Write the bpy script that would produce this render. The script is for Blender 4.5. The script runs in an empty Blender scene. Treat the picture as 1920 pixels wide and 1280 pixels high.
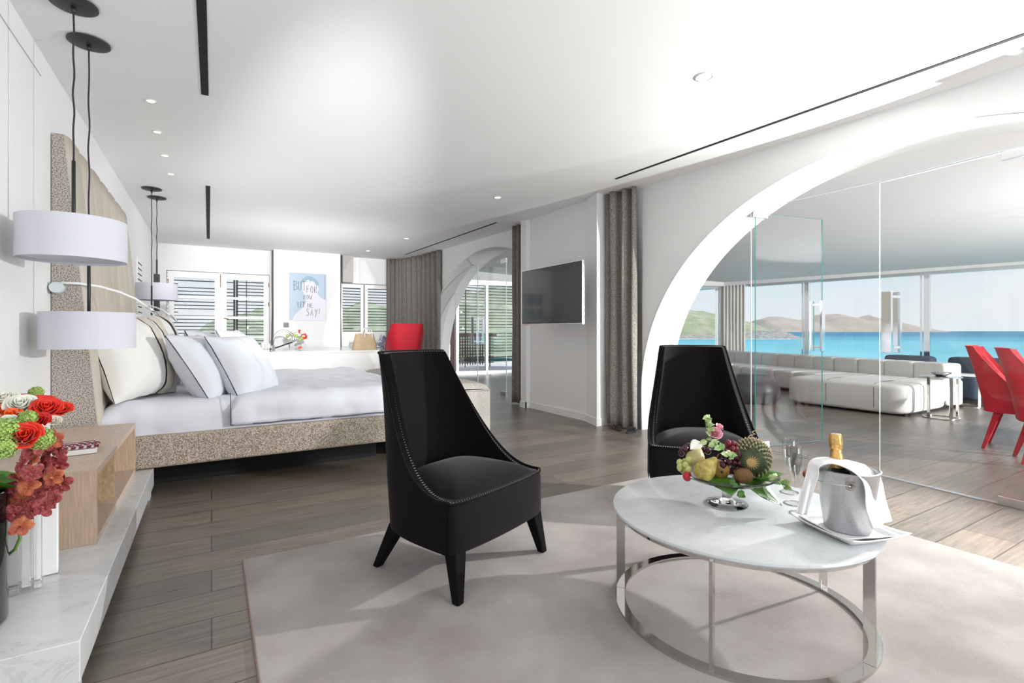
import bpy, bmesh, math, random
from mathutils import Vector, Matrix, Euler, noise
R = math.radians; PI = math.pi
SC = bpy.context.scene
COL = SC.collection
random.seed(7)

# ------------------------------------------------------------------ camera
cam = bpy.data.objects.new('camera', bpy.data.cameras.new('camera'))
COL.objects.link(cam); SC.camera = cam
cam.location = (0, 0, 1.15); cam.rotation_euler = (R(90), 0, R(-30.8))
cam.data.sensor_width = 36; cam.data.lens = 945/1920*36
cam.data.shift_y = -20/1920
cam.data.clip_start = .05; cam.data.clip_end = 20000
SC.view_settings.view_transform = 'Standard'; SC.view_settings.look = 'None'
SC.view_settings.gamma = 1; SC.view_settings.exposure = 0.0
SC.view_settings.use_curve_mapping = False

# ------------------------------------------------------------------ world
w = bpy.data.worlds.new('sky'); SC.world = w; w.use_nodes = True
N = w.node_tree.nodes; L = w.node_tree.links; N.clear()
out = N.new('ShaderNodeOutputWorld'); bg = N.new('ShaderNodeBackground')
tc = N.new('ShaderNodeTexCoord'); sep = N.new('ShaderNodeSeparateXYZ')
L.new(tc.outputs['Generated'], sep.inputs[0])
ramp = N.new('ShaderNodeValToRGB'); L.new(sep.outputs['Z'], ramp.inputs[0])
e = ramp.color_ramp.elements
e[0].position = 0.0; e[0].color = (.86, .92, .97, 1)
e[1].position = .6; e[1].color = (.25, .45, .80, 1)
x = ramp.color_ramp.elements.new(.18); x.color = (.70, .82, .95, 1)
mp = N.new('ShaderNodeMapping'); mp.inputs['Scale'].default_value = (1, 1, 2.6)
L.new(tc.outputs['Generated'], mp.inputs[0])
nz = N.new('ShaderNodeTexNoise'); nz.inputs['Scale'].default_value = 3.2; nz.inputs['Detail'].default_value = 7
nz.inputs['Roughness'].default_value = .55
L.new(mp.outputs[0], nz.inputs['Vector'])
cr = N.new('ShaderNodeValToRGB'); L.new(nz.outputs['Fac'], cr.inputs[0])
cr.color_ramp.elements[0].position = .40; cr.color_ramp.elements[1].position = .66
mx = N.new('ShaderNodeMix'); mx.data_type = 'RGBA'
L.new(cr.outputs[0], mx.inputs['Factor']); L.new(ramp.outputs[0], mx.inputs['A']); mx.inputs['B'].default_value = (.93, .95, .98, 1)
L.new(mx.outputs['Result'], bg.inputs[0]); bg.inputs[1].default_value = 1.0
L.new(bg.outputs[0], out.inputs[0])

# ------------------------------------------------------------------ lights
def light(name, kind, loc, energy, color=(1, 1, 1), size=.1, target=None, sy=None):
    d = bpy.data.lights.new(name, kind); d.energy = energy; d.color = color
    o = bpy.data.objects.new(name, d); COL.objects.link(o); o.location = loc
    if kind == 'POINT': d.shadow_soft_size = size
    if kind == 'SPOT': d.shadow_soft_size = size
    if kind == 'AREA':
        d.size = size
        if sy: d.shape = 'RECTANGLE'; d.size_y = sy
    if target: o.rotation_euler = (Vector(target)-Vector(loc)).to_track_quat('-Z', 'Y').to_euler()
    return o
sun = light('sun', 'SUN', (0, 0, 30), 2.6, (1, .96, .9), target=(-.6*30, .7*30, -5)); sun.data.angle = R(.6)
st = light('strobe_in_sea_room', 'SPOT', (4.86, .90, 1.68), 600, (1, .985, .96), .035, target=(-.9, 3.4, 1.0)); st.data.spot_size = R(150); st.data.spot_blend = .55
light('fill_behind_camera', 'AREA', (3.1, -2.6, 1.1), 100, (1, .995, .99), 1.6, (1.2, 3.6, 3.0), 2.0)  # added soft fill for the bedroom, no fixture of the room
far = light('far_flash', 'SPOT', (.35, -1.0, 1.95), 3300, (1, .995, .99), .06, target=(1.6, 11.5, 2.1)); far.data.spot_size = R(27); far.data.spot_blend = .7
def spot(name, loc, energy, target, deg, rad=.4, color=(1, .995, .985)):
    l_ = light(name, 'SPOT', loc, energy, color, rad, target=target); l_.data.spot_size = R(deg); l_.data.spot_blend = 1.0; return l_
spot('sea_room_fill_up', (8.7, -2.7, 1.3), 2300, (8.2, 5.5, 2.9), 100, .02)  # added fill that lifts the sea room ceiling
spot('sea_room_fill_low', (8.6, -2.6, 2.2), 1300, (6.8, 2.6, .2), 95, .02)  # added fill for the sea room floor
spot('fill_behind_chest', (1.3, 8.7, .85), 105, (1.3, 9.1, 2.8), 155, .3)  # unseen fill added to brighten the rear ceiling
spot('fill_over_bed', (.3, 5.9, .85), 62, (.3, 5.9, 2.8), 150, .3)  # added upward fill for the ceiling above the bed, no real lamp
spot('ceiling_fill', (1.4, -2.2, 1.3), 70, (.5, 6.0, 3.6), 60, .03)  # fill added behind the camera to even out the ceiling

# ------------------------------------------------------------------ materials
def newmat(name):
    m = bpy.data.materials.new(name); m.use_nodes = True
    nt = m.node_tree; b = nt.nodes['Principled BSDF']
    return m, nt, b
def mat(name, col, rough=.5, metal=0, bump=0, bscale=200, var=0, vscale=8, col2=None, spec=.5, sheen=0, stretch=None, coat=0, detail=4):
    m, nt, b = newmat(name)
    b.inputs['Base Color'].default_value = (*col, 1); b.inputs['Roughness'].default_value = rough
    b.inputs['Metallic'].default_value = metal; b.inputs['Specular IOR Level'].default_value = spec
    if sheen: b.inputs['Sheen Weight'].default_value = sheen; b.inputs['Sheen Roughness'].default_value = .4
    if coat: b.inputs['Coat Weight'].default_value = coat
    if bump or var:
        t = nt.nodes.new('ShaderNodeTexCoord'); mp = nt.nodes.new('ShaderNodeMapping')
        nt.links.new(t.outputs['Object'], mp.inputs[0])
        if stretch: mp.inputs['Scale'].default_value = stretch
    if bump:
        n = nt.nodes.new('ShaderNodeTexNoise'); n.inputs['Scale'].default_value = bscale; n.inputs['Detail'].default_value = 3
        nt.links.new(mp.outputs[0], n.inputs['Vector'])
        bp = nt.nodes.new('ShaderNodeBump'); bp.inputs['Strength'].default_value = bump; bp.inputs['Distance'].default_value = .01
        nt.links.new(n.outputs['Fac'], bp.inputs['Height']); nt.links.new(bp.outputs[0], b.inputs['Normal'])
    if var:
        n = nt.nodes.new('ShaderNodeTexNoise'); n.inputs['Scale'].default_value = vscale; n.inputs['Detail'].default_value = detail
        nt.links.new(mp.outputs[0], n.inputs['Vector'])
        r = nt.nodes.new('ShaderNodeValToRGB'); nt.links.new(n.outputs['Fac'], r.inputs[0])
        c2 = col2 or tuple(c*(1-var) for c in col)
        r.color_ramp.elements[0].position = .35; r.color_ramp.elements[0].color = (*c2, 1)
        r.color_ramp.elements[1].position = .65; r.color_ramp.elements[1].color = (*col, 1)
        nt.links.new(r.outputs[0], b.inputs['Base Color'])
    return m

def m_floor():
    m, nt, b = newmat('oak_planks'); nd = nt.nodes; lk = nt.links
    t = nd.new('ShaderNodeTexCoord')
    br = nd.new('ShaderNodeTexBrick'); lk.new(t.outputs['Object'], br.inputs['Vector'])
    br.inputs['Scale'].default_value = 1; br.inputs['Brick Width'].default_value = 2.3; br.inputs['Row Height'].default_value = .235
    br.inputs['Mortar Size'].default_value = .0034; br.inputs['Mortar Smooth'].default_value = .1
    br.inputs['Color1'].default_value = (.215, .178, .145, 1); br.inputs['Color2'].default_value = (.135, .118, .104, 1)
    br.inputs['Mortar'].default_value = (.05, .04, .033, 1); br.offset = .37; br.offset_frequency = 2
    mp = nd.new('ShaderNodeMapping'); mp.inputs['Scale'].default_value = (1.6, 22, 1); lk.new(t.outputs['Object'], mp.inputs[0])
    n = nd.new('ShaderNodeTexNoise'); n.inputs['Scale'].default_value = 2.2; n.inputs['Detail'].default_value = 8; n.inputs['Distortion'].default_value = .6
    n.inputs['Roughness'].default_value = .65
    lk.new(mp.outputs[0], n.inputs['Vector'])
    r = nd.new('ShaderNodeValToRGB'); lk.new(n.outputs['Fac'], r.inputs[0])
    r.color_ramp.elements[0].position = .3; r.color_ramp.elements[0].color = (.62, .60, .58, 1)
    r.color_ramp.elements[1].position = .72; r.color_ramp.elements[1].color = (1.35, 1.33, 1.3, 1)
    mp2 = nd.new('ShaderNodeMapping'); mp2.inputs['Scale'].default_value = (.5, 1.6, 1); lk.new(t.outputs['Object'], mp2.inputs[0])
    n2 = nd.new('ShaderNodeTexNoise'); n2.inputs['Scale'].default_value = 2.0; n2.inputs['Detail'].default_value = 4; lk.new(mp2.outputs[0], n2.inputs['Vector'])
    r2 = nd.new('ShaderNodeValToRGB'); lk.new(n2.outputs['Fac'], r2.inputs[0])
    r2.color_ramp.elements[0].color = (.8, .84, .88, 1); r2.color_ramp.elements[1].color = (1.15, 1.1, 1.05, 1)
    a = nd.new('ShaderNodeMix'); a.data_type = 'RGBA'; a.blend_type = 'MULTIPLY'; a.inputs['Factor'].default_value = 1
    lk.new(br.outputs['Color'], a.inputs['A']); lk.new(r.outputs[0], a.inputs['B'])
    a2 = nd.new('ShaderNodeMix'); a2.data_type = 'RGBA'; a2.blend_type = 'MULTIPLY'; a2.inputs['Factor'].default_value = 1
    lk.new(a.outputs['Result'], a2.inputs['A']); lk.new(r2.outputs[0], a2.inputs['B'])
    lk.new(a2.outputs['Result'], b.inputs['Base Color'])
    b.inputs['Roughness'].default_value = .34; b.inputs['Specular IOR Level'].default_value = .8
    bp = nd.new('ShaderNodeBump'); bp.inputs['Strength'].default_value = .25; bp.inputs['Distance'].default_value = .004
    lk.new(n.outputs['Fac'], bp.inputs['Height']); lk.new(bp.outputs[0], b.inputs['Normal'])
    return m
def m_marble(name, base, vein, scale=3.0, rough=.18):
    m, nt, b = newmat(name); nd = nt.nodes; lk = nt.links
    t = nd.new('ShaderNodeTexCoord'); mp = nd.new('ShaderNodeMapping'); mp.inputs['Rotation'].default_value = (0, 0, .6); mp.inputs['Scale'].default_value = (1, 2.2, 1.5)
    lk.new(t.outputs['Object'], mp.inputs[0])
    n = nd.new('ShaderNodeTexNoise'); n.inputs['Scale'].default_value = scale; n.inputs['Detail'].default_value = 10; n.inputs['Distortion'].default_value = 1.4; n.inputs['Roughness'].default_value = .6
    lk.new(mp.outputs[0], n.inputs['Vector'])
    r = nd.new('ShaderNodeValToRGB'); lk.new(n.outputs['Fac'], r.inputs[0]); el = r.color_ramp.elements
    el[0].position = .30; el[0].color = (*base, 1); el[1].position = .8; el[1].color = (*base, 1)
    for p, k in ((.42, .10), (.485, .14), (.5, .34), (.512, .12), (.60, .08)):
        q = el.new(p); q.color = (*[base[i]*(1-k)+vein[i]*k for i in range(3)], 1)
    lk.new(r.outputs[0], b.inputs['Base Color']); b.inputs['Roughness'].default_value = rough
    return m
def m_speck(name, dark, lightc, scale=260, thr=(.42, .6), rough=.9, bump=.35):
    m, nt, b = newmat(name); nd = nt.nodes; lk = nt.links
    t = nd.new('ShaderNodeTexCoord')
    n = nd.new('ShaderNodeTexNoise'); n.inputs['Scale'].default_value = scale; n.inputs['Detail'].default_value = 2; lk.new(t.outputs['Object'], n.inputs['Vector'])
    r = nd.new('ShaderNodeValToRGB'); lk.new(n.outputs['Fac'], r.inputs[0])
    r.color_ramp.elements[0].position = thr[0]; r.color_ramp.elements[0].color = (*dark, 1)
    r.color_ramp.elements[1].position = thr[1]; r.color_ramp.elements[1].color = (*lightc, 1)
    lk.new(r.outputs[0], b.inputs['Base Color']); b.inputs['Roughness'].default_value = rough; b.inputs['Specular IOR Level'].default_value = .2
    bp = nd.new('ShaderNodeBump'); bp.inputs['Strength'].default_value = bump; bp.inputs['Distance'].default_value = .004
    lk.new(n.outputs['Fac'], bp.inputs['Height']); lk.new(bp.outputs[0], b.inputs['Normal'])
    return m
def m_glass(name, tint=(1, 1, 1), refl=1.0):
    # thin clear pane: mostly transmits, mirrors a little by Fresnel
    m = bpy.data.materials.new(name); m.use_nodes = True; nt = m.node_tree; nt.nodes.clear()
    o = nt.nodes.new('ShaderNodeOutputMaterial'); mx = nt.nodes.new('ShaderNodeMixShader')
    tr = nt.nodes.new('ShaderNodeBsdfTransparent'); tr.inputs[0].default_value = (*tint, 1)
    gl = nt.nodes.new('ShaderNodeBsdfGlossy'); gl.inputs['Roughness'].default_value = 0.0
    lw = nt.nodes.new('ShaderNodeLayerWeight'); lw.inputs[0].default_value = .5
    pw = nt.nodes.new('ShaderNodeMath'); pw.operation = 'POWER'; pw.inputs[1].default_value = 4.5; nt.links.new(lw.outputs['Facing'], pw.inputs[0])
    mu = nt.nodes.new('ShaderNodeMath'); mu.operation = 'MULTIPLY_ADD'; mu.inputs[1].default_value = .9 if refl == 1 else .35; mu.inputs[2].default_value = .03*refl
    nt.links.new(pw.outputs[0], mu.inputs[0]); nt.links.new(mu.outputs[0], mx.inputs[0])
    nt.links.new(tr.outputs[0], mx.inputs[1]); nt.links.new(gl.outputs[0], mx.inputs[2]); nt.links.new(mx.outputs[0], o.inputs[0])
    return m
def m_stripe(name, base, stripes, axis=0, sand=(.72, .66, .58)):
    # linen with woven bands: stripes = [(pos, halfwidth, colour)] along the cushion width
    m, nt, b = newmat(name); nd = nt.nodes; lk = nt.links
    t = nd.new('ShaderNodeTexCoord'); s = nd.new('ShaderNodeSeparateXYZ'); lk.new(t.outputs['Object'], s.inputs[0])
    prev = None
    for (p, hw, c) in stripes:
        a = nd.new('ShaderNodeMath'); a.operation = 'SUBTRACT'; lk.new(s.outputs[axis], a.inputs[0]); a.inputs[1].default_value = p
        ab = nd.new('ShaderNodeMath'); ab.operation = 'ABSOLUTE'; lk.new(a.outputs[0], ab.inputs[0])
        lt = nd.new('ShaderNodeMath'); lt.operation = 'LESS_THAN'; lk.new(ab.outputs[0], lt.inputs[0]); lt.inputs[1].default_value = hw
        mx = nd.new('ShaderNodeMix'); mx.data_type = 'RGBA'; lk.new(lt.outputs[0], mx.inputs['Factor'])
        if prev: lk.new(prev, mx.inputs['A'])
        else: mx.inputs['A'].default_value = (*base, 1)
        mx.inputs['B'].default_value = (*c, 1); prev = mx.outputs['Result']
    lk.new(prev, b.inputs['Base Color']); b.inputs['Roughness'].default_value = .85
    return m

M = {}
M['wall'] = mat('white_plaster', (.86, .86, .86), .75, bump=.04, bscale=60)
M['ceil'] = mat('white_ceiling', (.86, .865, .87), .8)
M['floor'] = m_floor()
M['paint'] = mat('white_paint', (.87, .87, .86), .4)
M['rug'] = mat('rug_pile', (.45, .41, .39), .95, bump=.5, bscale=420, var=.2, vscale=2.6, col2=(.31, .27, .255), spec=.1, sheen=.3, detail=7)
M['rugedge'] = mat('rug_edge', (.33, .2, .15), .9)
M['marble'] = m_marble('carrara_marble', (.62, .635, .64), (.35, .38, .41), 2.6, .16)
M['benchmarble'] = m_marble('bench_marble', (.74, .75, .76), (.30, .33, .37), 2.2, .22)
M['velvet'] = mat('charcoal_velvet', (.0075, .0062, .0066), .8, bump=.1, bscale=300, spec=.06, sheen=.06)
M['velvet2'] = mat('charcoal_velvet_seat', (.010, .008, .009), .8, bump=.1, bscale=300, spec=.06, sheen=.13)
M['thread'] = mat('pale_thread', (.16, .155, .15), .6)
M['blackleg'] = mat('black_wrapped_leg', (.004, .004, .0045), .7, spec=.12)
M['chrome'] = mat('polished_nickel', (.62, .60, .58), .08, 1)
M['brightchrome'] = mat('bright_chrome', (.86, .87, .88), .06, 1)
M['steel'] = mat('brushed_steel', (.62, .62, .63), .28, 1, bump=.15, bscale=260, var=.12, vscale=200)
M['red'] = mat('red_fabric', (.50, .008, .022), .7, bump=.1, bscale=300, sheen=.05)
M['linen'] = mat('white_bed_linen', (.70, .715, .775), .85, bump=.18, bscale=9, sheen=.05)
M['linenw'] = mat('white_cotton', (.84, .84, .86), .85, bump=.14, bscale=12)
M['navy'] = mat('navy_piping', (.03, .035, .09), .7)
M['tweed'] = m_speck('tweed_speckle', (.22, .17, .13), (.62, .55, .47), 170)
M['tweedside'] = m_speck('headboard_tweed', (.20, .165, .14), (.58, .53, .48), 150, (.40, .58))
M['hb'] = mat('headboard_felt', (.60, .55, .47), .9, bump=.25, bscale=160, var=.12, vscale=5, stretch=(1, 1, .25))
M['chest'] = m_speck('pale_tweed', (.30, .27, .24), (.60, .565, .52), 170, (.40, .6))
M['seam'] = mat('dark_seam', (.22, .20, .18), .9)
M['oak'] = mat('limed_oak', (.62, .46, .34), .45, bump=.15, bscale=30, var=.22, vscale=14, stretch=(10, 10, .8), detail=7)
M['oaktop'] = mat('limed_oak_top', (.64, .50, .40), .45, var=.16, vscale=14, stretch=(10, .9, 10), detail=7)
M['oakin'] = mat('oak_lining', (.55, .40, .24), .3, var=.25, vscale=10, stretch=(8, .9, 4), detail=7)
M['shade'] = mat('white_lampshade', (.66, .66, .73), .8)
M['black'] = mat('black_metal', (.018, .02, .022), .45)
M['cord'] = mat('plum_cord', (.035, .02, .04), .7)
M['slot'] = mat('black_slot', (.006, .006, .007), .8)
M['curtain'] = m_speck('grey_linen_curtain', (.15, .135, .12), (.40, .37, .335), 120, (.36, .66), bump=.3)
M['sheer'] = mat('white_sheer', (.82, .80, .75), .9)
M['glass'] = m_glass('clear_glass', (.985, .992, .99), 1.0)
M['tableglass'] = m_glass('table_glass', (.995, .998, .998), 2.0)
M['solidglass'] = mat('solid_clear_glass', (1, 1, 1), .0)
M['solidglass'].node_tree.nodes['Principled BSDF'].inputs['Transmission Weight'].default_value = 1
M['glassedge'] = mat('teal_glass_edge', (.10, .42, .42), .15)
M['glassedgew'] = mat('pale_glass_edge', (.55, .66, .68), .2)
M['leather'] = mat('pale_leather', (.68, .66, .63), .5, bump=.05, bscale=40)
M['leatherseam'] = mat('leather_seam', (.25, .24, .23), .8)
M['pouf'] = mat('charcoal_leather', (.07, .07, .075), .4)
M['bluegrey'] = mat('blue_grey_fabric', (.06, .085, .12), .8)
M['screen'] = mat('tv_screen', (.012, .015, .018), .07, spec=.9)
M['alu'] = mat('silver_bezel', (.72, .72, .73), .25, 1)
M['slat'] = mat('dark_wood_slat', (.045, .03, .026), .6)
M['redwood'] = mat('red_brown_wood', (.14, .04, .028), .55, var=.3, vscale=6)
M['deck'] = mat('pale_deck', (.85, .80, .76), .8)
M['terra'] = mat('pale_terrace', (.88, .87, .85), .9)
M['brass'] = mat('rose_brass', (.65, .38, .24), .3, 1)
M['switch'] = mat('grey_switch', (.16, .16, .17), .4)
M['gold'] = mat('gold_foil', (.66, .40, .13), .32, .85, bump=.6, bscale=45)
M['bottle'] = mat('dark_green_bottle', (.02, .05, .02), .1)
M['tan'] = mat('brown_leather', (.22, .045, .02), .45)
M['napkin'] = mat('white_napkin', (.85, .85, .87), .85, bump=.12, bscale=18)
M['porcelain'] = mat('white_porcelain', (.86, .86, .86), .15)
M['pear'] = mat('green_pear', (.50, .43, .10), .4, var=.3, vscale=60, col2=(.30, .21, .045), detail=5)
M['pear2'] = mat('pale_pear', (.56, .48, .20), .4, var=.15, vscale=30)
M['pearb'] = mat('russet_pear', (.45, .27, .06), .4, var=.4, vscale=40, col2=(.22, .10, .02))
M['kiwi'] = mat('kiwi_skin', (.20, .10, .035), .8, bump=.3, bscale=220, var=.2, vscale=40)
M['redg'] = mat('red_grape', (.25, .018, .03), .2, var=.5, vscale=25, col2=(.08, .008, .02))
M['darkg'] = mat('dark_grape', (.055, .008, .018), .22)
M['greeng'] = mat('green_grape', (.50, .54, .18), .25)
M['straw'] = mat('strawberry', (.50, .02, .03), .35)
M['leaf'] = mat('leaf_green', (.085, .24, .025), .3, var=.4, vscale=9, col2=(.04, .13, .015))
M['ivy'] = mat('variegated_ivy', (.60, .68, .36), .45, var=.5, vscale=26, col2=(.16, .32, .06))
M['stem'] = mat('green_stem', (.14, .28, .05), .5)
M['pinker'] = mat('pineapple_skin', (.10, .13, .045), .55, var=.4, vscale=30, col2=(.035, .055, .02))
M['pinespine'] = mat('pineapple_spine', (.55, .42, .24), .6)
M['pinecut'] = mat('pineapple_base', (.60, .40, .16), .7)
M['rose'] = mat('red_rose_petal', (.85, .035, .012), .5, sheen=.1, var=.15, vscale=20)
M['rosed'] = mat('deep_red_rose_petal', (.62, .015, .012), .5)
M['roseo'] = mat('orange_petal', (.90, .13, .02), .5)
M['rosew'] = mat('white_rose_petal', (.86, .86, .76), .5)
M['rosep'] = mat('pink_rose_petal', (.85, .40, .48), .5)
M['vib'] = mat('green_viburnum', (.44, .62, .16), .6, var=.3, vscale=60)
M['vibcore'] = mat('viburnum_core', (.16, .28, .05), .7)
M['orchid'] = mat('speckled_orchid', (.30, .03, .035), .5, var=.6, vscale=160, col2=(.52, .13, .12))
M['orchid2'] = mat('orange_orchid', (.60, .20, .07), .5, var=.4, vscale=40, col2=(.36, .04, .04))
M['blackglass'] = mat('black_glass', (.004, .008, .010), .04, spec=.8)
M['tanbag'] = mat('beige_canvas', (.60, .45, .28), .8, var=.12, vscale=12)
M['whiteleather'] = mat('white_leather', (.82, .82, .80), .4)
M['scarf'] = mat('blue_scarf', (.05, .07, .32), .6, var=.8, vscale=30, col2=(.75, .75, .62))
M['card'] = mat('white_card', (.85, .85, .83), .5)
M['maroon'] = mat('maroon_print', (.22, .01, .035), .6)
M['rubber'] = mat('black_rubber', (.02, .02, .022), .6)
M['emit'] = mat('lamp_glow', (1, .95, .85), .5)
M['emit'].node_tree.nodes['Principled BSDF'].inputs['Emission Color'].default_value = (1, .93, .8, 1)
M['emit'].node_tree.nodes['Principled BSDF'].inputs['Emission Strength'].default_value = .9
M['sham'] = m_stripe('striped_linen', (.80, .79, .76), [(.145, .06, (.70, .64, .55)), (.085, .009, (.02, .02, .03)), (.205, .004, (.15, .15, .17))], 0)
M['shamb'] = m_stripe('bold_striped_linen', (.80, .79, .76), [(.10, .028, (.02, .02, .035)), (.18, .05, (.70, .65, .56)), (.245, .004, (.03, .03, .04))], 0)

# ------------------------------------------------------------------ mesh helpers
def tag(o, label=None, cat=None, group=None, kind=None):
    if label: o['label'] = label
    if cat: o['category'] = cat
    if group: o['group'] = group
    if kind: o['kind'] = kind
    return o
def thing(name, label, cat, loc=(0, 0, 0), rz=0, group=None, rot=None):
    o = bpy.data.objects.new(name, None); COL.objects.link(o); o.location = loc
    o.rotation_euler = rot or (0, 0, rz); o.empty_display_size = .05
    return tag(o, label, cat, group)
class MB:
    def __init__(s): s.v = []; s.f = []; s.mi = []
    def add(s, vs, fs, mi=0):
        b = len(s.v); s.v += [tuple(v) for v in vs]; s.f += [tuple(i+b for i in f) for f in fs]; s.mi += [mi]*len(fs); return s
    def box(s, a, b, mi=0, mtx=None):
        x0, y0, z0 = a; x1, y1, z1 = b
        vs = [(x0, y0, z0), (x1, y0, z0), (x1, y1, z0), (x0, y1, z0), (x0, y0, z1), (x1, y0, z1), (x1, y1, z1), (x0, y1, z1)]
        if mtx: vs = [mtx @ Vector(v) for v in vs]
        return s.add(vs, [(0, 3, 2, 1), (4, 5, 6, 7), (0, 1, 5, 4), (1, 2, 6, 5), (2, 3, 7, 6), (3, 0, 4, 7)], mi)
    def tube(s, pts, r, n=8, mi=0, caps=True, closed=False):
        pts = [Vector(p) for p in pts]; rs = r if isinstance(r, (list, tuple)) else [r]*len(pts)
        vs = []; fs = []; up = Vector((0, 0, 1)); m = len(pts)
        t0 = (pts[1]-pts[0]).normalized(); ref = up if abs(t0.dot(up)) < .9 else Vector((1, 0, 0)); a = t0.cross(ref).normalized()
        for i, p in enumerate(pts):
            if closed: t = (pts[(i+1) % m]-pts[i-1]).normalized()
            else: t = (pts[min(i+1, m-1)]-pts[max(i-1, 0)]).normalized()
            a = (a-t*a.dot(t)).normalized(); b = t.cross(a)
            for k in range(n):
                c = 2*PI*k/n; vs.append(p+(a*math.cos(c)+b*math.sin(c))*rs[i])
        for i in range(m if closed else m-1):
            j = (i+1) % m
            for k in range(n): k2 = (k+1) % n; fs.append((i*n+k, i*n+k2, j*n+k2, j*n+k))
        if caps and not closed: fs.append(tuple(range(n-1, -1, -1))); fs.append(tuple((m-1)*n+k for k in range(n)))
        return s.add(vs, fs, mi)
    def lathe(s, prof, n=32, c=(0, 0, 0), mi=0, mtx=None, sx=1, sy=1):
        vs = []; fs = []; m = len(prof)
        for r, z in prof:
            for k in range(n):
                t = 2*PI*k/n; v = Vector((c[0]+r*math.cos(t)*sx, c[1]+r*math.sin(t)*sy, c[2]+z)); vs.append(mtx @ v if mtx else v)
        for i in range(m-1):
            for k in range(n): k2 = (k+1) % n; fs.append((i*n+k, i*n+k2, (i+1)*n+k2, (i+1)*n+k))
        if prof[0] == prof[-1]: return s.add(vs, fs, mi)
        if prof[0][0] > 1e-5: fs.append(tuple(range(n-1, -1, -1)))
        if prof[-1][0] > 1e-5: fs.append(tuple((m-1)*n+k for k in range(n)))
        return s.add(vs, fs, mi)
    def grid(s, fn, nu, nv, mi=0, cu=False):
        vs = [fn(i/nu, j/nv) for i in range(nu+1) for j in range(nv+1)]; W = nv+1
        fs = [(i*W+j, (i+1)*W+j, (i+1)*W+j+1, i*W+j+1) for i in range(nu) for j in range(nv)]
        return s.add(vs, fs, mi)
    def prism(s, poly, z0, z1, mi=0):
        n = len(poly); vs = [(p[0], p[1], z0) for p in poly]+[(p[0], p[1], z1) for p in poly]
        fs = [tuple(range(n-1, -1, -1)), tuple(range(n, 2*n))]+[(i, (i+1) % n, n+(i+1) % n, n+i) for i in range(n)]
        return s.add(vs, fs, mi)
    def sphere(s, c, r, n=12, sc=(1, 1, 1), mi=0, mtx=None):
        m = max(6, n//2+2); prof = [(math.sin(PI*i/m), -math.cos(PI*i/m)) for i in range(m+1)]
        vs = []; fs = []
        for a, z in prof:
            for k in range(n):
                t = 2*PI*k/n; v = Vector((a*math.cos(t)*r*sc[0], a*math.sin(t)*r*sc[1], z*r*sc[2]))
                if mtx: v = mtx @ v
                vs.append(v+Vector(c))
        for i in range(m):
            for k in range(n): k2 = (k+1) % n; fs.append((i*n+k, i*n+k2, (i+1)*n+k2, (i+1)*n+k))
        return s.add(vs, fs, mi)
    def build(s, name, mt, parent=None, smooth=False, bevel=0, solid=0, sub=0, loc=None, weld=False, ang=None, flip=False):
        me = bpy.data.meshes.new(name); me.from_pydata(s.v, [], s.f)
        ms = mt if isinstance(mt, (list, tuple)) else [mt]
        for q in ms: me.materials.append(M[q] if isinstance(q, str) else q)
        if len(ms) > 1: me.polygons.foreach_set('material_index', s.mi)
        bm = bmesh.new(); bm.from_mesh(me)
        bmesh.ops.remove_doubles(bm, verts=bm.verts, dist=1e-6)
        if not flip: bmesh.ops.recalc_face_normals(bm, faces=bm.faces)
        bm.to_mesh(me); bm.free()
        o = bpy.data.objects.new(name, me); COL.objects.link(o)
        if parent: o.parent = parent
        if loc: o.location = loc
        if solid: d = o.modifiers.new('solid', 'SOLIDIFY'); d.thickness = solid; d.offset = 0
        if bevel: d = o.modifiers.new('bevel', 'BEVEL'); d.width = bevel; d.segments = 3; d.limit_method = 'ANGLE'; d.angle_limit = R(40)
        if sub: d = o.modifiers.new('sub', 'SUBSURF'); d.levels = sub; d.render_levels = sub
        if smooth:
            me.polygons.foreach_set('use_smooth', [True]*len(me.polygons))
            if bevel or ang:
                me.update()
                me.set_sharp_from_angle(angle=R(ang or 40))
        return o
def copy_tree(o, parent=None):
    c = o.copy(); COL.objects.link(c); c.parent = parent
    for ch in list(o.children): copy_tree(ch, c)
    return c
def struct(o): o['kind'] = 'structure'; return o
RV = Vector((math.cos(R(30.8)), -math.sin(R(30.8)), 0)); FV = Vector((math.sin(R(30.8)), math.cos(R(30.8)), 0))
def fr(c, a, b, h): v = Vector((c[0], c[1], 0))+RV*a+FV*b; return Vector((v.x, v.y, h))  # furniture turned 30.8 deg to the walls
def smooth(t): t = max(0, min(1, t)); return t*t*(3-2*t)
CH = 2.81

# ------------------------------------------------------------------ room shell
WX = [(-3, 4.33), (1, 4.36), (2.2, 4.355), (4.18, 4.30), (4.68, 4.26), (6.94, 4.24), (10.45, 4.02), (11.7, 3.85)]
def wallx(y):
    for (a, xa), (b, xb) in zip(WX, WX[1:]):
        if y <= b: return xa+(xb-xa)*(y-a)/(b-a)
    return WX[-1][1]
o = MB().box((-1.1, -3, -.1), (13.2, 12.4, 0)).build('floor', 'floor'); struct(o)
o = MB().box((-1.1, -3, CH), (13.4, 12.5, CH+.15)).build('ceiling', 'ceil'); struct(o)
mb = MB(); mb.add([(4.7, -3, CH-.005), (12.7, -3, 2.37), (12.7, 12.3, 2.37), (4.7, 12.3, CH-.005), (4.7, -3, CH), (12.7, -3, CH), (12.7, 12.3, CH), (4.7, 12.3, CH)], [(0, 3, 2, 1), (4, 5, 6, 7), (0, 1, 5, 4), (1, 2, 6, 5), (2, 3, 7, 6), (3, 0, 4, 7)])
struct(mb.build('ceiling_sea_room', 'ceil'))
o = MB().box((-1.1, -3, 0), (-.872, 11.75, CH)).build('wall_left', 'wall'); struct(o)
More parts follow.
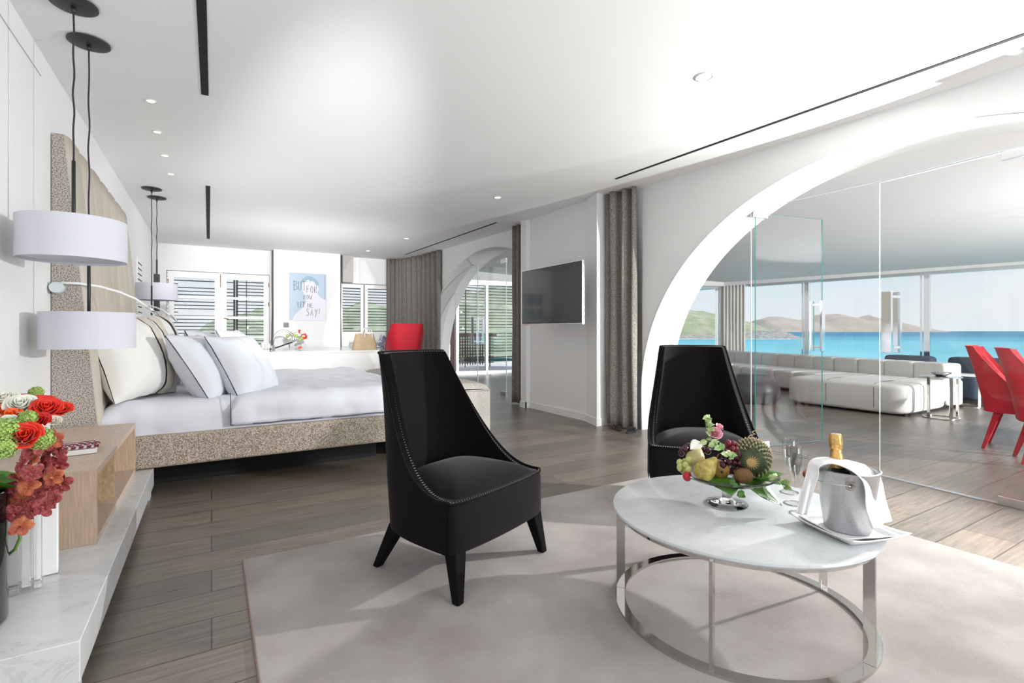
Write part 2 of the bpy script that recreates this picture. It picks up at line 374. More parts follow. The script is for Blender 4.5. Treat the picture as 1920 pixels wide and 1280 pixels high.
# thin shadow gaps of the wall panelling near the camera
o = MB().box((-.873, 2.71, 0), (-.868, 2.716, CH)).box((-.873, 3.30, 0), (-.868, 3.306, 2.66)).box((-.873, 3.30, 2.66), (-.868, 4.0, 2.666)).build('trim_1', mat('panel_gap', (.55, .55, .56), .8)); struct(o)
# right wall with the two arches
def wall_right():
    mb = MB(); T = .5; arches = [(1.8, 2.45), (7.9, 2.42)]; H0 = .45; B = 2.16
    ys = []
    segs = []
    y = -3
    for c, a in arches:
        y0, y1 = c-a, c+a
        n = 6
        if y < y0:
            for i in range(n): segs.append((y+(y0-y)*i/n, y+(y0-y)*(i+1)/n, 0, 0))
        K = 72
        th = [PI-PI*i/K for i in range(K+1)]
        for t0, t1 in zip(th, th[1:]):
            segs.append((c+a*math.cos(t0), c+a*math.cos(t1), H0+B*math.sin(t0), H0+B*math.sin(t1)))
        y = y1
    for i in range(6): segs.append((y+(11.7-y)*i/6, y+(11.7-y)*(i+1)/6, 0, 0))
    for (a, b, ha, hb) in segs:
        xa, xb = wallx(a), wallx(b)
        mb.add([(xa, a, ha), (xb, b, hb), (xb, b, CH), (xa, a, CH)], [(0, 1, 2, 3)])
        mb.add([(xa+T, a, ha), (xb+T, b, hb), (xb+T, b, CH), (xa+T, a, CH)], [(3, 2, 1, 0)])
        if ha > 0 or hb > 0: mb.add([(xa, a, ha), (xb, b, hb), (xb+T, b, hb), (xa+T, a, ha)], [(0, 3, 2, 1)])
    for c, a in arches:
        for yy in (c-a, c+a):
            xx = wallx(yy); mb.add([(xx, yy, 0), (xx+T, yy, 0), (xx+T, yy, H0), (xx, yy, H0)], [(0, 1, 2, 3)])
    return mb.build('wall_right', 'wall', smooth=True, ang=30, flip=False)
struct(wall_right())
# thin raised rim around the near arch
def rim(c, a, name):
    mb = MB(); pts = []
    for i in range(97):
        t = PI*i/96; y = c+a*math.cos(t)*1.003; pts.append((wallx(y)-.004, y, .45+2.166*math.sin(t)))
    pts = [(pts[0][0], pts[0][1], 0)]+pts+[(pts[-1][0], pts[-1][1], 0)]
    mb.tube(pts, .006, 6); struct(mb.build(name, 'paint', smooth=True))
rim(1.8, 2.45, 'trim_2'); rim(7.9, 2.42, 'trim_3')
# pier that carries the television: panel, near column, far pilaster
o = MB().box((4.10, 5.0, 0), (4.26, 6.35, CH)).build('wall_television_panel', 'wall'); struct(o)
o = MB().prism([(3.985, 4.69), (4.275, 4.735), (4.275, 5.0), (4.085, 5.0)], 0, CH).build('wall_column_near', 'wall'); struct(o)
o = MB().box((4.03, 6.35, 0), (4.26, 6.5, CH)).build('wall_column_far', 'wall'); struct(o)
o = MB().box((4.085, 5.0, 0), (4.10, 6.35, .09)).prism([(3.97, 4.676), (4.275, 4.722), (4.275, 4.735), (3.985, 4.69)], 0, .09).prism([(3.97, 4.676), (3.985, 4.69), (4.085, 5.0), (4.07, 5.0)], 0, .09)
o.box((4.015, 6.335, 0), (4.03, 6.5, .09)).box((4.015, 6.335, 0), (4.10, 6.35, .09)); struct(o.build('baseboard_television', 'paint'))
# back wall with french door and window openings
BY = 11.6
mb = MB()
mb.box((-.9, BY, 0), (-.74, BY+.2, CH)).box((-.74, BY, 2.31), (1.04, BY+.2, CH)).box((1.04, BY, 0), (2.44, BY+.2, CH))
mb.box((2.44, BY, 2.22), (3.62, BY+.2, CH)).box((2.44, BY, 0), (3.62, BY+.2, .78)).box((3.62, BY, 0), (4.4, BY+.2, CH))
struct(mb.build('wall_back', 'wall'))
struct(MB().box((1.09, 11.3, 0), (2.40, BY, CH)).build('wall_poster', 'wall'))
struct(MB().box((2.47, 11.40, 2.22), (2.70, 11.6, CH)).build('trim_4', mat('niche_shade', (.50, .48, .46), .8)))  # grey colour paints in the niche's shade

def french_leaf(name, x0, x1, label, handle):
    t = thing(name, None, None); t['kind'] = 'structure'
    y0, y1 = BY+.03, BY+.08; sw = .10; zs = [.66, 1.0, 1.04, 1.39, 1.44, 1.78, 1.83, 2.18]
    mb = MB().box((x0, y0, .02), (x0+sw, y1, 2.30)).box((x1-sw, y0, .02), (x1, y1, 2.30)).box((x0+sw, y0, 2.18), (x1-sw, y1, 2.30)).box((x0+sw, y0, .02), (x1-sw, y1, .66))
    for a, b in ((1.0, 1.04), (1.39, 1.44), (1.78, 1.83)): mb.box((x0+sw, y0, a), (x1-sw, y1, b))
    mb.build('frame', 'paint', t)
    MB().box((x0+sw, y0+.02, .66), (x1-sw, y0+.026, 2.18)).build('glass_pane', 'glass', t)
    if handle:
        hb = MB(); hb.tube([(x0+.035, y0-.02, 1.40), (x0+.13, y0-.04, 1.39)], .008).box((x0+.02, y0-.012, 1.36), (x0+.05, y0, 1.44)); hb.build('door_handle', 'brass', t)
        bb = MB(); bb.tube([(x0-.005, y0-.02, 2.02), (x0-.005, y0-.02, 2.29)], .008).box((x0-.025, y0-.02, 2.27), (x0+.015, y0, 2.30)); bb.build('bolt', 'brass', t)
    for z in (1.95, 2.15):
        pass
    for z in (1.7, 2.1):
        xx = x1-.01 if handle else x0+.01
        MB().tube([(xx, y0-.01, z-.04), (xx, y0-.01, z+.04)], .008).build('hinge', 'brass', t)
french_leaf('door_1', -.72, .155, '', False); french_leaf('door_2', .16, 1.03, '', True)
def win_leaf(name, x0, x1):
    t = thing(name, None, None); t['kind'] = 'structure'; y0, y1 = BY+.03, BY+.08
    MB().box((x0, y0, .80), (x0+.07, y1, 2.2)).box((x1-.07, y0, .80), (x1, y1, 2.2)).box((x0+.07, y0, 2.12), (x1-.07, y1, 2.2)).box((x0+.07, y0, .80), (x1-.07, y1, 1.13)).build('window_frame', 'paint', t)
    MB().box((x0+.07, y0+.02, 1.13), (x1-.07, y0+.026, 2.12)).build('glass_pane', 'glass', t)
win_leaf('window_1', 2.45, 2.99); win_leaf('window_2', 3.01, 3.60)
struct(MB().box((2.985, BY, .8), (3.0, BY+.06, 2.2)).build('trim_5', 'switch'))

# ------------------------------------------------------------------ outdoor slat screens and terraces
def slat_screen(name, label, x0, x1, y, z0, z1, step, irregular, post=None, rz=0, th=.018, dep=.05, origin=(0, 0)):
    t = thing(name, label, 'screen', (origin[0], origin[1], 0), rz)
    mb = MB(); z = z0; k = 0; W = x1-x0
    while z < z1:
        a, b = x0, x1
        if irregular:
            if k % 4 == 1: a = x0+.05*W
            if k % 4 == 2 and (k//4) % 2 == 0: b = x0+.36*W
        mb.box((a, y, z), (b, y+dep, z+th)); z += step; k += 1
    mb.build('slats', 'slat', t)
    base_ = -.05 if origin == (0, 0) and y < 13 else -.02
    for fx in (x0, x1-.04): MB().box((fx, y, base_), (fx+.04, y+dep, z1)).build('post', 'slat', t)
    pb = MB()
    pb.box((x0+.19*W, y-.004, z0), (x0+.19*W+.014, y+dep, z1)); pb.build('slat_batten', 'slat', t)
    if post:
        MB().box((post[0], y-.06, z0-.2), (post[1], y+.06, z1+.3)).build('post', 'redwood', t)
    return t
slat_screen('slat_screen', 'dark horizontal slat screen outside left leaf of the french doors', -1.2, .45, 12.6, .2, 2.6, .074, True)
slat_screen('slat_screen', 'dark slat screen with red-brown post outside right leaf of the french doors', .46, 1.5, 12.6, .2, 2.6, .072, False, (.78+.26, .98+.26))
slat_screen('slat_screen', 'dark slat screen outside rear window beside the poster wall', 2.3, 4.2, 12.6, .5, 2.6, .07, True)
tag(MB().box((-4, 11.85, -.4), (4.2, 30, -.05)).build('terrace', 'terra'), kind='structure')
tag(MB().box((4.3, 12.2, -.12), (13.5, 16.8, -.02)).build('deck', 'deck'), kind='structure')

# ------------------------------------------------------------------ sea room shell
SW = [(13.3, -2.9), (12.4, 3.77), (11.8, 7.97), (11.68, 8.62), (10.3, 9.1), (7.6, 11.9), (4.3, 12.3)]
def seg_box(mb, p, q, z0, z1, th=.1, e0=0, e1=0, mi=0):
    p = Vector((p[0], p[1], 0)); q = Vector((q[0], q[1], 0)); d = (q-p).normalized(); n = Vector((-d.y, d.x, 0))
    p = p-d*e0; q = q+d*e1
    a = [p-n*th/2, q-n*th/2, q+n*th/2, p+n*th/2]
    mb.prism([(v.x, v.y) for v in a], z0, z1, mi); return mb
mb = MB()
for a, b in ((0, 1), (1, 2), (2, 3), (3, 4)):
    seg_box(mb, SW[a], SW[b], 2.33, CH, .16, .05, .05)
seg_box(mb, SW[4], SW[5], 0, CH, .16); struct(mb.build('wall_sea_side', 'wall'))
mb = MB()
seg_box(mb, SW[5], SW[6], 2.5, CH, .16); struct(mb.build('wall_far_gable', 'wall'))
def seaglass(name, p, q, edge=True):
    t = thing(name, None, None); t['kind'] = 'structure'
    g = MB(); seg_box(g, p, q, .10, 2.30, .012); g.build('glass_pane', 'glass', t)
    f = MB(); seg_box(f, p, q, 0, .09, .10); seg_box(f, p, q, 2.27, 2.335, .10); f.build('window_frame', 'alu', t)
    P, Q = Vector((*p, 0)), Vector((*q, 0)); d = (Q-P).normalized()
    m = MB()
    seg_box(m, P.xy, (P+d*.09).xy, 0, 2.3, .14); seg_box(m, (P+d*.12).xy, (P+d*.15).xy, 0, 2.3, .14); m.build('mullion', 'brightchrome', t)
def on_sea(y): return (12.4+.143*(3.77-y), y)
seaglass('window_3', on_sea(4.36), on_sea(6.55)); seaglass('window_4', on_sea(6.55), on_sea(7.95))
seaglass('window_5', on_sea(1.9), on_sea(4.36)); seaglass('window_6', (13.3, -2.8), on_sea(1.9))
seaglass('window_7', (11.66, 8.66), (10.3, 9.1))
# timber framed far doors seen through the second arch
t = thing('window_8', None, None); t['kind'] = 'structure'
def gable(u): a = Vector((*SW[6], 0)); b = Vector((*SW[5], 0)); return (a+(b-a)*u).xy
f = MB()
for u in (.0, .30, .37, .62, .985): seg_box(f, gable(u), gable(u+.018), 0, 2.5, .12)
seg_box(f, gable(0), gable(1), 2.38, 2.5, .12); seg_box(f, gable(0), gable(1), 0, .08, .12)
f.build('window_frame', 'alu', t)
f = MB(); seg_box(f, gable(.325), gable(.36), .08, 2.38, .14); f.build('timber_post', 'redwood', t)
f = MB(); seg_box(f, gable(.0), gable(1), .08, 2.38, .01); f.build('glass_pane', 'glass', t)
slat_screen('slat_screen', 'dark slat screen on the deck beyond the far arch', 4.6, 5.62, 13.4, .15, 2.6, .09, True, (5.22, 5.36), th=.024)
slat_screen('slat_screen', 'wide dark slat screen with staggered bars above the timber railing', 5.75, 9.2, 13.4, .25, 2.6, .09, True, None, th=.024)
t = thing('deck_railing', 'red-brown timber lattice railing on the deck', 'railing', (5.6, 14.6, 0))
mb = MB()
for i in range(26): mb.box((i*.09, 0, -.02 if i % 5 == 0 else .05), (i*.09+.03, .03, .98))
for i in range(9): mb.box((0, .0, .1+i*.1), (2.4, .03, .125+i*.1))
mb.build('lattice', 'redwood', t); MB().box((-.05, -.03, .98), (2.5, .06, 1.05)).build('handrail', 'redwood', t)

# ------------------------------------------------------------------ sea, hills
def m_sea():
    m, nt, b = newmat('turquoise_sea'); nd = nt.nodes; lk = nt.links
    t = nd.new('ShaderNodeTexCoord'); 
    ln = nd.new('ShaderNodeVectorMath'); ln.operation = 'LENGTH'; lk.new(t.outputs['Object'], ln.inputs[0])
    mr = nd.new('ShaderNodeMapRange'); mr.inputs['From Min'].default_value = 40; mr.inputs['From Max'].default_value = 900; lk.new(ln.outputs['Value'], mr.inputs[0])
    mp = nd.new('ShaderNodeMapping'); mp.inputs['Scale'].default_value = (.012, .004, 1); mp.inputs['Rotation'].default_value = (0, 0, .5); lk.new(t.outputs['Object'], mp.inputs[0])
    n = nd.new('ShaderNodeTexNoise'); n.inputs['Scale'].default_value = 1.3; n.inputs['Detail'].default_value = 6; lk.new(mp.outputs[0], n.inputs['Vector'])
    ad = nd.new('ShaderNodeMath'); ad.operation = 'MULTIPLY_ADD'; lk.new(n.outputs['Fac'], ad.inputs[0]); ad.inputs[1].default_value = .35
    lk.new(mr.outputs[0], ad.inputs[2])
    r = nd.new('ShaderNodeValToRGB'); lk.new(ad.outputs[0], r.inputs[0]); el = r.color_ramp.elements
    el[0].position = .12; el[0].color = (.34, .66, .70, 1); el[1].position = .95; el[1].color = (.06, .24, .36, 1)
    q = el.new(.35); q.color = (.20, .56, .63, 1); q = el.new(.6); q.color = (.10, .40, .52, 1)
    lk.new(r.outputs[0], b.inputs['Base Color']); b.inputs['Roughness'].default_value = .6; b.inputs['Specular IOR Level'].default_value = .15
    return m
M['sea'] = m_sea()
M['hill'] = mat('green_scrub_hill', (.52, .50, .36), .95, var=.5, vscale=.12, col2=(.33, .38, .20), detail=9)
M['rock'] = mat('shore_rock', (.55, .50, .44), .95, var=.45, vscale=.5)
M['island'] = mat('arid_island', (.58, .47, .40), .95, var=.3, vscale=.012, col2=(.46, .40, .32), detail=8)
M['foam'] = mat('surf_foam', (.92, .93, .93), .9)
M['hill2'] = mat('green_wooded_hill', (.52, .56, .42), .95, var=.5, vscale=.5, col2=(.33, .40, .25), detail=9)
M['patch'] = mat('white_house_far', (.9, .89, .86), .8)
tag(MB().add([(13.8, -4000, -4), (9000, -4000, -4), (9000, 9000, -4), (0, 9000, -4), (0, 60, -4), (13.8, 8, -4)], [(0, 1, 2, 3, 4, 5)]).build('sea', 'sea'), kind='structure')
def terrain(name, prof, dist, depth, base, mt, seed, rough=.15, kind='structure'):
    """ridge whose skyline follows prof [(bearing_tangent, height)] at a distance: real land with depth"""
    mb = MB(); n = 90; m = 22
    us = [prof[0][0]+(prof[-1][0]-prof[0][0])*i/n for i in range(n+1)]
    def hgt(u):
        for (a, ha), (b, hb) in zip(prof, prof[1:]):
            if u <= b+1e-9: t = (u-a)/(b-a); return ha+(hb-ha)*smooth(t)
        return prof[-1][1]
    vs = []
    for i, u in enumerate(us):
        for j in range(m+1):
            v = j/m; D = dist+depth*v
            p = FV*D+RV*(u*dist*(1+.25*v*depth/dist))
            s = math.sin(min(1, v*1.25)*PI/2)**.8 if v < .8 else math.cos((v-.8)/.2*PI/2)
            nn = noise.fractal(Vector((p.x/dist*9+seed, p.y/dist*9, v*2)), .9, 2.1, 5)
            h = hgt(u)*s*(1+rough*nn*(1-.2*v))
            vs.append((p.x, p.y, base+max(h, -.5)))
    W = m+1
    fs = [(i*W+j, (i+1)*W+j, (i+1)*W+j+1, i*W+j+1) for i in range(n) for j in range(m)]
    mb.add(vs, fs); o = mb.build(name, mt, smooth=True); tag(o, kind=kind); return o
f945 = 945.
terrain('headland', [((1150-960)/f945, 20), ((1270-960)/f945, 20), ((1330-960)/f945, 23.5), ((1358-960)/f945, 22), ((1410-960)/f945, 19.5), ((1450-960)/f945, 15), ((1480-960)/f945, 9), ((1505-960)/f945, 2.5), ((1515-960)/f945, 0)], 330, 120, -4, 'hill', 3)
terrain('shoreline', [((1100-960)/f945, 3.2), ((1400-960)/f945, 3.0), ((1440-960)/f945, 5.0), ((1475-960)/f945, 5.5), ((1500-960)/f945, 2.5), ((1522-960)/f945, 0)], 318, 22, -4, 'rock', 9, .7)
terrain('island', [((1455-960)/f945, 30), ((1480-960)/f945, 62), ((1510-960)/f945, 78), ((1545-960)/f945, 66), ((1575-960)/f945, 60), ((1610-960)/f945, 82), ((1640-960)/f945, 84), ((1690-960)/f945, 70), ((1712-960)/f945, 80), ((1740-960)/f945, 60), ((1780-960)/f945, 30), ((1815-960)/f945, 0)], 2100, 500, -8, 'island', 5, .22)
mb = MB()
vs = []
for i in range(60):
    u = (1200+5.2*i-960)/f945; D = 303+2.2*math.sin(i*.7)+1.5*math.sin(i*2.1)
    vs += [tuple(FV*D+RV*u*D+Vector((0, 0, -3.9))), tuple(FV*(D+8+2*math.sin(i*.4))+RV*u*D+Vector((0, 0, -3.9)))]
mb.add(vs, [(2*i, 2*i+2, 2*i+3, 2*i+1) for i in range(59)]); tag(mb.build('surf', 'foam', solid=.15), kind='structure')
# wooded slopes behind the rear doors
terrain('hillside', [((300-960)/f945, 7.0), ((380-960)/f945, 8.2), ((430-960)/f945, 9.2), ((470-960)/f945, 8.0), ((560-960)/f945, 8.6), ((680-960)/f945, 10), ((760-960)/f945, 11), ((860-960)/f945, 13), ((960-960)/f945, 14.5), ((1060-960)/f945, 15)], 78, 40, -3, 'hill2', 12, .25)
for (px, D, hh, ww) in ((706, 66, -.3, 2.2),):
    u = (px-960)/f945; p = FV*D+RV*u*D; tag(MB().box((p.x-ww/2, p.y-2, -3), (p.x+ww/2, p.y+2, hh)).build('distant_house', 'patch'), 'small white house on the wooded hillside beyond the '+('french doors' if px < 500 else 'rear window'), 'house')

# ------------------------------------------------------------------ glass doors in the arches
def glass_panel(name, p, q, z0, z1, parent, th=.012):
    p = Vector((p[0], p[1], 0)); q = Vector((q[0], q[1], 0)); d = (q-p).normalized(); n = Vector((-d.y, d.x, 0))*th/2
    b = [p-n, q-n, q+n, p+n]; vs = [(v.x, v.y, z0) for v in b]+[(v.x, v.y, z1) for v in b]
    mb = MB(); mb.add(vs, [(0, 1, 5, 4), (2, 3, 7, 6)], 0); mb.add(vs, [(1, 2, 6, 5), (3, 0, 4, 7), (4, 5, 6, 7), (0, 3, 2, 1)], 1)
    return mb.build(name, ['glass', M['_edge']], parent, flip=True)
def handle(parent, p, d, n, z0, z1, name='door_handle', w=.045):
    """pair of square bar pulls either side of the pane"""
    p = Vector((p[0], p[1], 0)); mb = MB()
    for s in (-1, 1):
        c = p+n*s*.06
        a = [c-d*w/2-n*.012, c+d*w/2-n*.012, c+d*w/2+n*.012, c-d*w/2+n*.012]
        mb.prism([(v.x, v.y) for v in a], z0, z1)
    for z in (z0+.03, z1-.05):
        a = [p-d*.012-n*.06, p+d*.012-n*.06, p+d*.012+n*.06, p-d*.012+n*.06]; mb.prism([(v.x, v.y) for v in a], z, z+.022)
    return mb.build(name, 'brightchrome', parent, bevel=.002)
def patch(parent, p, q, z0, z1, th=.03):
    mb = MB(); seg_box(mb, p, q, z0, z1, th); return mb.build('hinge', 'alu', parent, bevel=.002)
M['_edge'] = M['glassedge']
G = [(4.56, 3.04), (4.565, 1.95), (4.46, .98), (4.36, .1)]
# fixed glazing around the near arch: transom above, side light left
t = thing('window_9', None, None); t['kind'] = 'structure'
def arch_h(y, c, a): q = 1-((y-c)/a)**2; return .45+2.16*math.sqrt(max(0, q))
mb = MB(); ys = [1.8+2.45*math.cos(PI*i/60) for i in range(61)]
def gx(y):
    g = sorted([(b, a) for a, b in G]+[(-.7, 4.25), (4.3, 4.50)])
    for (a, xa), (b, xb) in zip(g, g[1:]):
        if y <= b: return xa+(xb-xa)*(y-a)/(b-a)
    return g[-1][1]
for y1, y0 in zip(ys, ys[1:]):
    m_ = (y0+y1)/2; zb = 0.0 if (m_ > 3.04 or m_ < -.7) else 2.335
    h0, h1 = arch_h(y0, 1.8, 2.45), arch_h(y1, 1.8, 2.45)
    if max(h0, h1) <= zb: continue
    mb.add([(gx(y0), y0, min(zb, h0)), (gx(y1), y1, min(zb, h1)), (gx(y1), y1, h1), (gx(y0), y0, h0)], [(0, 1, 2, 3)])
mb.build('glass_pane', 'glass', t)
M['_edge'] = M['glassedgew']
mb = MB(); pts = [(gx(y)-.007, y, 2.335) for y in (3.04, 2.5, 1.95, 1.4, .98, .5, .1, -.3)]
mb.tube(pts, .003, 6); mb.build('glass_edge', 'glassedgew', t)
MB().tube([(gx(3.055), 3.055, 0.01), (gx(3.055), 3.055, 2.35)], .005, 6).build('glass_edge', 'glassedgew', t)
# door leaves of the near arch
M['_edge'] = M['glassedge']
t = thing('glass_door', 'open frameless glass door leaf swung into the sea room', 'door'); 
P0, P1 = (4.575, 3.02), (5.47, 2.86)
glass_panel('glass_leaf', P0, P1, .01, 2.31, t)
d = (Vector(P1)-Vector(P0)).normalized(); d = Vector((d.x, d.y, 0)); n = Vector((-d.y, d.x, 0))
handle(t, (P1[0]-.07, P1[1]+.012), d, n, .94, 1.46)
patch(t, (4.555, 3.02), (4.72, 2.995), 2.26, 2.33); patch(t, (4.555, 3.02), (4.74, 2.99), .0, .06)
M['_edge'] = M['glassedgew']
t = thing('glass_door', 'closed frameless glass door leaf beside the open one', 'door')
glass_panel('glass_leaf', (4.565, 1.945), (4.46, .985), .01, 2.325, t, .008)
d = Vector((4.46-4.565, .985-1.945, 0)).normalized(); n = Vector((-d.y, d.x, 0))
handle(t, (4.555, 1.86), d, n, .98, 1.455, w=.07)
patch(t, (4.485, 1.22), (4.46, .985), 0, .06); patch(t, (4.485, 1.2), (4.46, .985), 2.27, 2.33)
t = thing('glass_door', 'next frameless glass door leaf at the right edge of the near arch', 'door')
glass_panel('glass_leaf', (4.458, .975), (4.36, .1), .01, 2.325, t)
patch(t, (4.458, .975), (4.43, .74), 0, .06); patch(t, (4.458, .975), (4.43, .74), 2.27, 2.33)
# floor track
mb = MB()
for a, b in zip([(4.52, 4.0)]+G, G): seg_box(mb, a, b, .0005, .004, .03)
struct(mb.build('trim_6', 'alu'))
mb = MB()
for a, b in zip([(4.52, 4.0)]+G, G): seg_box(mb, (a[0]+.03, a[1]), (b[0]+.03, b[1]), .0005, .003, .006)
struct(mb.build('trim_7', 'slot'))
# far arch doors
M['_edge'] = M['glassedgew']
for (a, b, lab, hp, sd) in (((4.36, 9.63), (4.43, 8.74), 'far frameless glass door leaf left in the far arch', 8.84, 1), ((4.43, 8.72), (4.47, 7.69), 'right frameless glass door leaf in the far arch with corner hinges', 8.62, -1)):
    t = thing('glass_door', lab, 'door'); glass_panel('glass_leaf', a, b, .01, 2.42, t, .014)
    d = Vector((b[0]-a[0], b[1]-a[1], 0)).normalized(); n = Vector((-d.y, d.x, 0))
    handle(t, (4.43, hp), d, n, .9, 1.42, w=.05)
    e_ = a if sd > 0 else b; k = d*(.18 if sd > 0 else -.18)
    patch(t, e_, (e_[0]+k.x, e_[1]+k.y), 2.36, 2.44); patch(t, e_, (e_[0]+k.x, e_[1]+k.y), 0, .07)
t = thing('window_10', None, None); t['kind'] = 'structure'
mb = MB(); ys = [7.9+2.42*math.cos(PI*i/48) for i in range(49)]
def gx2(y): return 4.47-(y-7.7)*.055
for y1, y0 in zip(ys, ys[1:]):
    m_ = (y0+y1)/2; zb = 2.43 if 7.69 < m_ < 9.63 else 0
    h0, h1 = arch_h(y0, 7.9, 2.42), arch_h(y1, 7.9, 2.42)
    if max(h0, h1) <= zb: continue
    mb.add([(gx2(y0), y0, min(zb, h0)), (gx2(y1), y1, min(zb, h1)), (gx2(y1), y1, h1), (gx2(y0), y0, h0)], [(0, 1, 2, 3)])
mb.build('glass_pane', 'glass', t)
MB().tube([(gx2(9.64)-.01, 9.64, 2.43), (gx2(7.68)-.01, 7.68, 2.43)], .006, 6).build('glass_edge', 'chrome', t)

# ------------------------------------------------------------------ curtains
def curtain(name, label, path, z0, z1, folds, amp, mt='curtain', group=None, seed=0, gather=.0):
    t = None; P = [Vector((*p, 0)) for p in path]; Ls = [0]
    for a, b in zip(P, P[1:]): Ls.append(Ls[-1]+(b-a).length)
    rnd = random.Random(seed); ph = [rnd.uniform(-.5, .5) for _ in range(folds+2)]
    def at_(s):
        for i in range(len(P)-1):
            if s <= Ls[i+1]+1e-9: d = (P[i+1]-P[i]).normalized(); return P[i]+d*(s-Ls[i]), Vector((-d.y, d.x, 0))
        return P[-1], n
    def fn(u, v):
        p, n = at_(u*Ls[-1]); k = u*folds; w_ = ph[int(k)]*(1-(k % 1))+ph[min(int(k)+1, folds+1)]*(k % 1)
        off = amp*math.sin(2*PI*k+w_*2+.25*math.sin(v*5+w_*6))*(.75+.25*v+.3*w_)
        sh = .012*math.sin(v*7+u*9)*(1-v)
        return p+n*(off+sh)+Vector((0, 0, z0+(z1-z0)*v))
    o = MB().grid(fn, folds*14, 18).build(name, mt, smooth=True, solid=.006, flip=True)
    return tag(o, label, 'curtain', group)
curtain('curtain', 'tall grey linen curtain hanging beside the near arch', [(4.20, 4.76), (4.13, 4.52), (4.20, 4.24)], .02, CH-.005, 4, .055, seed=1)
curtain('curtain', 'narrow grey linen curtain just behind the television pier', [(4.16, 6.62), (4.1, 6.9)], .02, CH-.005, 3, .04, seed=2)
curtain('curtain', 'wide grey linen curtain left of the far arch', [(4.02, 9.62), (3.93, 10.55), (3.80, 11.15)], .02, CH-.005, 7, .05, seed=3)
curtain('curtain', 'darker corner curtain behind the red chair', [(3.80, 11.17), (3.68, 11.35), (3.45, 11.42)], .02, CH-.005, 5, .045, seed=4)
curtain('curtain', 'thin grey curtain strip left of the poster wall', [(1.075, 11.42), (1.08, 11.56)], .85, CH-.005, 1, .01, seed=5)
curtain('curtain', 'brown-grey curtain edge right of the poster wall', [(2.43, 11.36), (2.45, 11.56)], .8, CH-.005, 1, .012, seed=6)
curtain('curtain', 'white sheer curtain in the sea room window corner', [(11.60, 8.62), (11.70, 8.0)], .05, 2.33, 7, .03, 'sheer', seed=7)

# ------------------------------------------------------------------ ceiling slots and downlights
def slot(x0, y0, x1, y1, w, label):
    mb = MB(); d = Vector((x1-x0, y1-y0, 0)).normalized(); n = Vector((-d.y, d.x, 0))*w/2
    a = Vector((x0, y0, 0)); b = Vector((x1, y1, 0)); q = [a-n, b-n, b+n, a+n]
    mb.prism([(v.x, v.y) for v in q], CH-.004, CH+.001)
    t = tag(mb.build('linear_air_vent', 'slot'), label, 'vent'); return t
slot(-.05, 1.2, -.04, 4.15, .045, 'long black ceiling slot nearest the camera above the bedside bench')
slot(-.035, 6.74, -.05, 10.6, .045, 'black ceiling slot above the far side of the bed')
slot(3.79, 4.15, 3.93, .3, .034, 'thin black ceiling slot running along the near arch wall')
slot(3.62, 10.6, 3.75, 6.76, .03, 'thin black ceiling slot beside the far arch')
def downlight(x, y, r, label, lit=True):
    t = thing('recessed_downlight', label, 'ceiling light', (x, y, CH), 0, 'recessed ceiling downlights')
    MB().lathe([(r*.72, -.001), (r*.75, -.006), (r, -.005), (r, 0)], 28).build('trim_ring', 'paint', t, smooth=True)
    MB().lathe([(0.0001, -.002), (r*.72, -.002)], 24).build('lamp', 'emit', t)
downlight(2.766, 1.985+.2, .062, 'round cream downlight in the ceiling near the right-hand slot')
def at_c(px, py):
    z = f945*(CH-1.15)/(620-py); v = FV*z+RV*((px-960)/f945*z); return v.x, v.y
for px, py, lab in ((933, 370, 'small round downlight above the television pier'), (283, 189, 'first faint downlight right of the near pendants'), (295, 247, 'second faint downlight in the row above the bed'), (309, 291, 'third faint downlight in the row above the bed'), (320, 326, 'fourth faint downlight near the far pendants'), (762, 447, 'tiny downlight left of the far arch slot'), (690, 470, 'tiny downlight above the vanity counter')):
    x, y = at_c(px, py); downlight(x, y, .036 if px < 400 else .05, lab)

# ------------------------------------------------------------------ pendants
def pendant(x, y, zt, label, block=False):
    t = thing('pendant_lamp', label, 'pendant lamp', (x, y, 0), 0, 'drum pendant lamps at the bed')
    MB().lathe([(0.001, CH-.022), (.07, CH-.022), (.10, CH-.012), (.10, CH-.006), (.085, CH)], 36).build('ceiling_canopy', 'black', t, smooth=True, ang=40)
    zr = zt+.30 if zt > 1.5 else zt+.42
    pts = []
    k = 26
    for i in range(k+1):
        z = CH-.02+(zr-CH+.02)*i/k; a = math.sin(PI*i/k)
        pts.append((.003*a*math.sin(i*.9+x*9+y), .0025*a*math.sin(i*1.3+y*5), z))
    MB().tube(pts, .0042, 8).build('cord', 'cord', t, smooth=True)
    MB().tube([(0, 0, CH-.05), (0, 0, CH-.02)], .01, 10).build('cord_grip', 'black', t, smooth=True)
    MB().tube([(0, 0, zr), (0, 0, zt-.16)], .0085, 12).build('rod', 'black', t, smooth=True)
    mb = MB(); r = .218; h = .205
    mb.lathe([(r, -h), (r, 0), (r-.004, 0), (r-.004, -h), (r, -h)], 72, (0, 0, zt)); mb.build('lamp_shade', 'shade', t, smooth=True, ang=40)
    MB().lathe([(.0001, -h+.012), (r-.005, -h+.012), (r-.005, -h+.016), (.0001, -h+.016)], 60, (0, 0, zt)).build('diffuser', 'shade', t)
    if block: MB().box((-.03, -.03, zt-.02), (.03, .03, zt+.12)).build('socket', 'black', t, bevel=.004); MB().box((-.03, -.03, zt-.34), (.03, .03, zt-.21)).build('socket', 'black', t, bevel=.004)
    return t
pendant(-.60, 3.33, 1.71, 'white drum pendant lamp nearest the camera, hanging higher of the near pair')
pendant(-.605, 3.73, 1.255, 'white drum pendant lamp hanging low over the oak bedside box')
pendant(-.60, 7.20, 1.255, 'far pendant lamp whose shade hangs low behind the bed pillows')
pendant(-.585, 7.65, 1.735, 'small-looking far drum pendant lamp in front of the french doors', True)

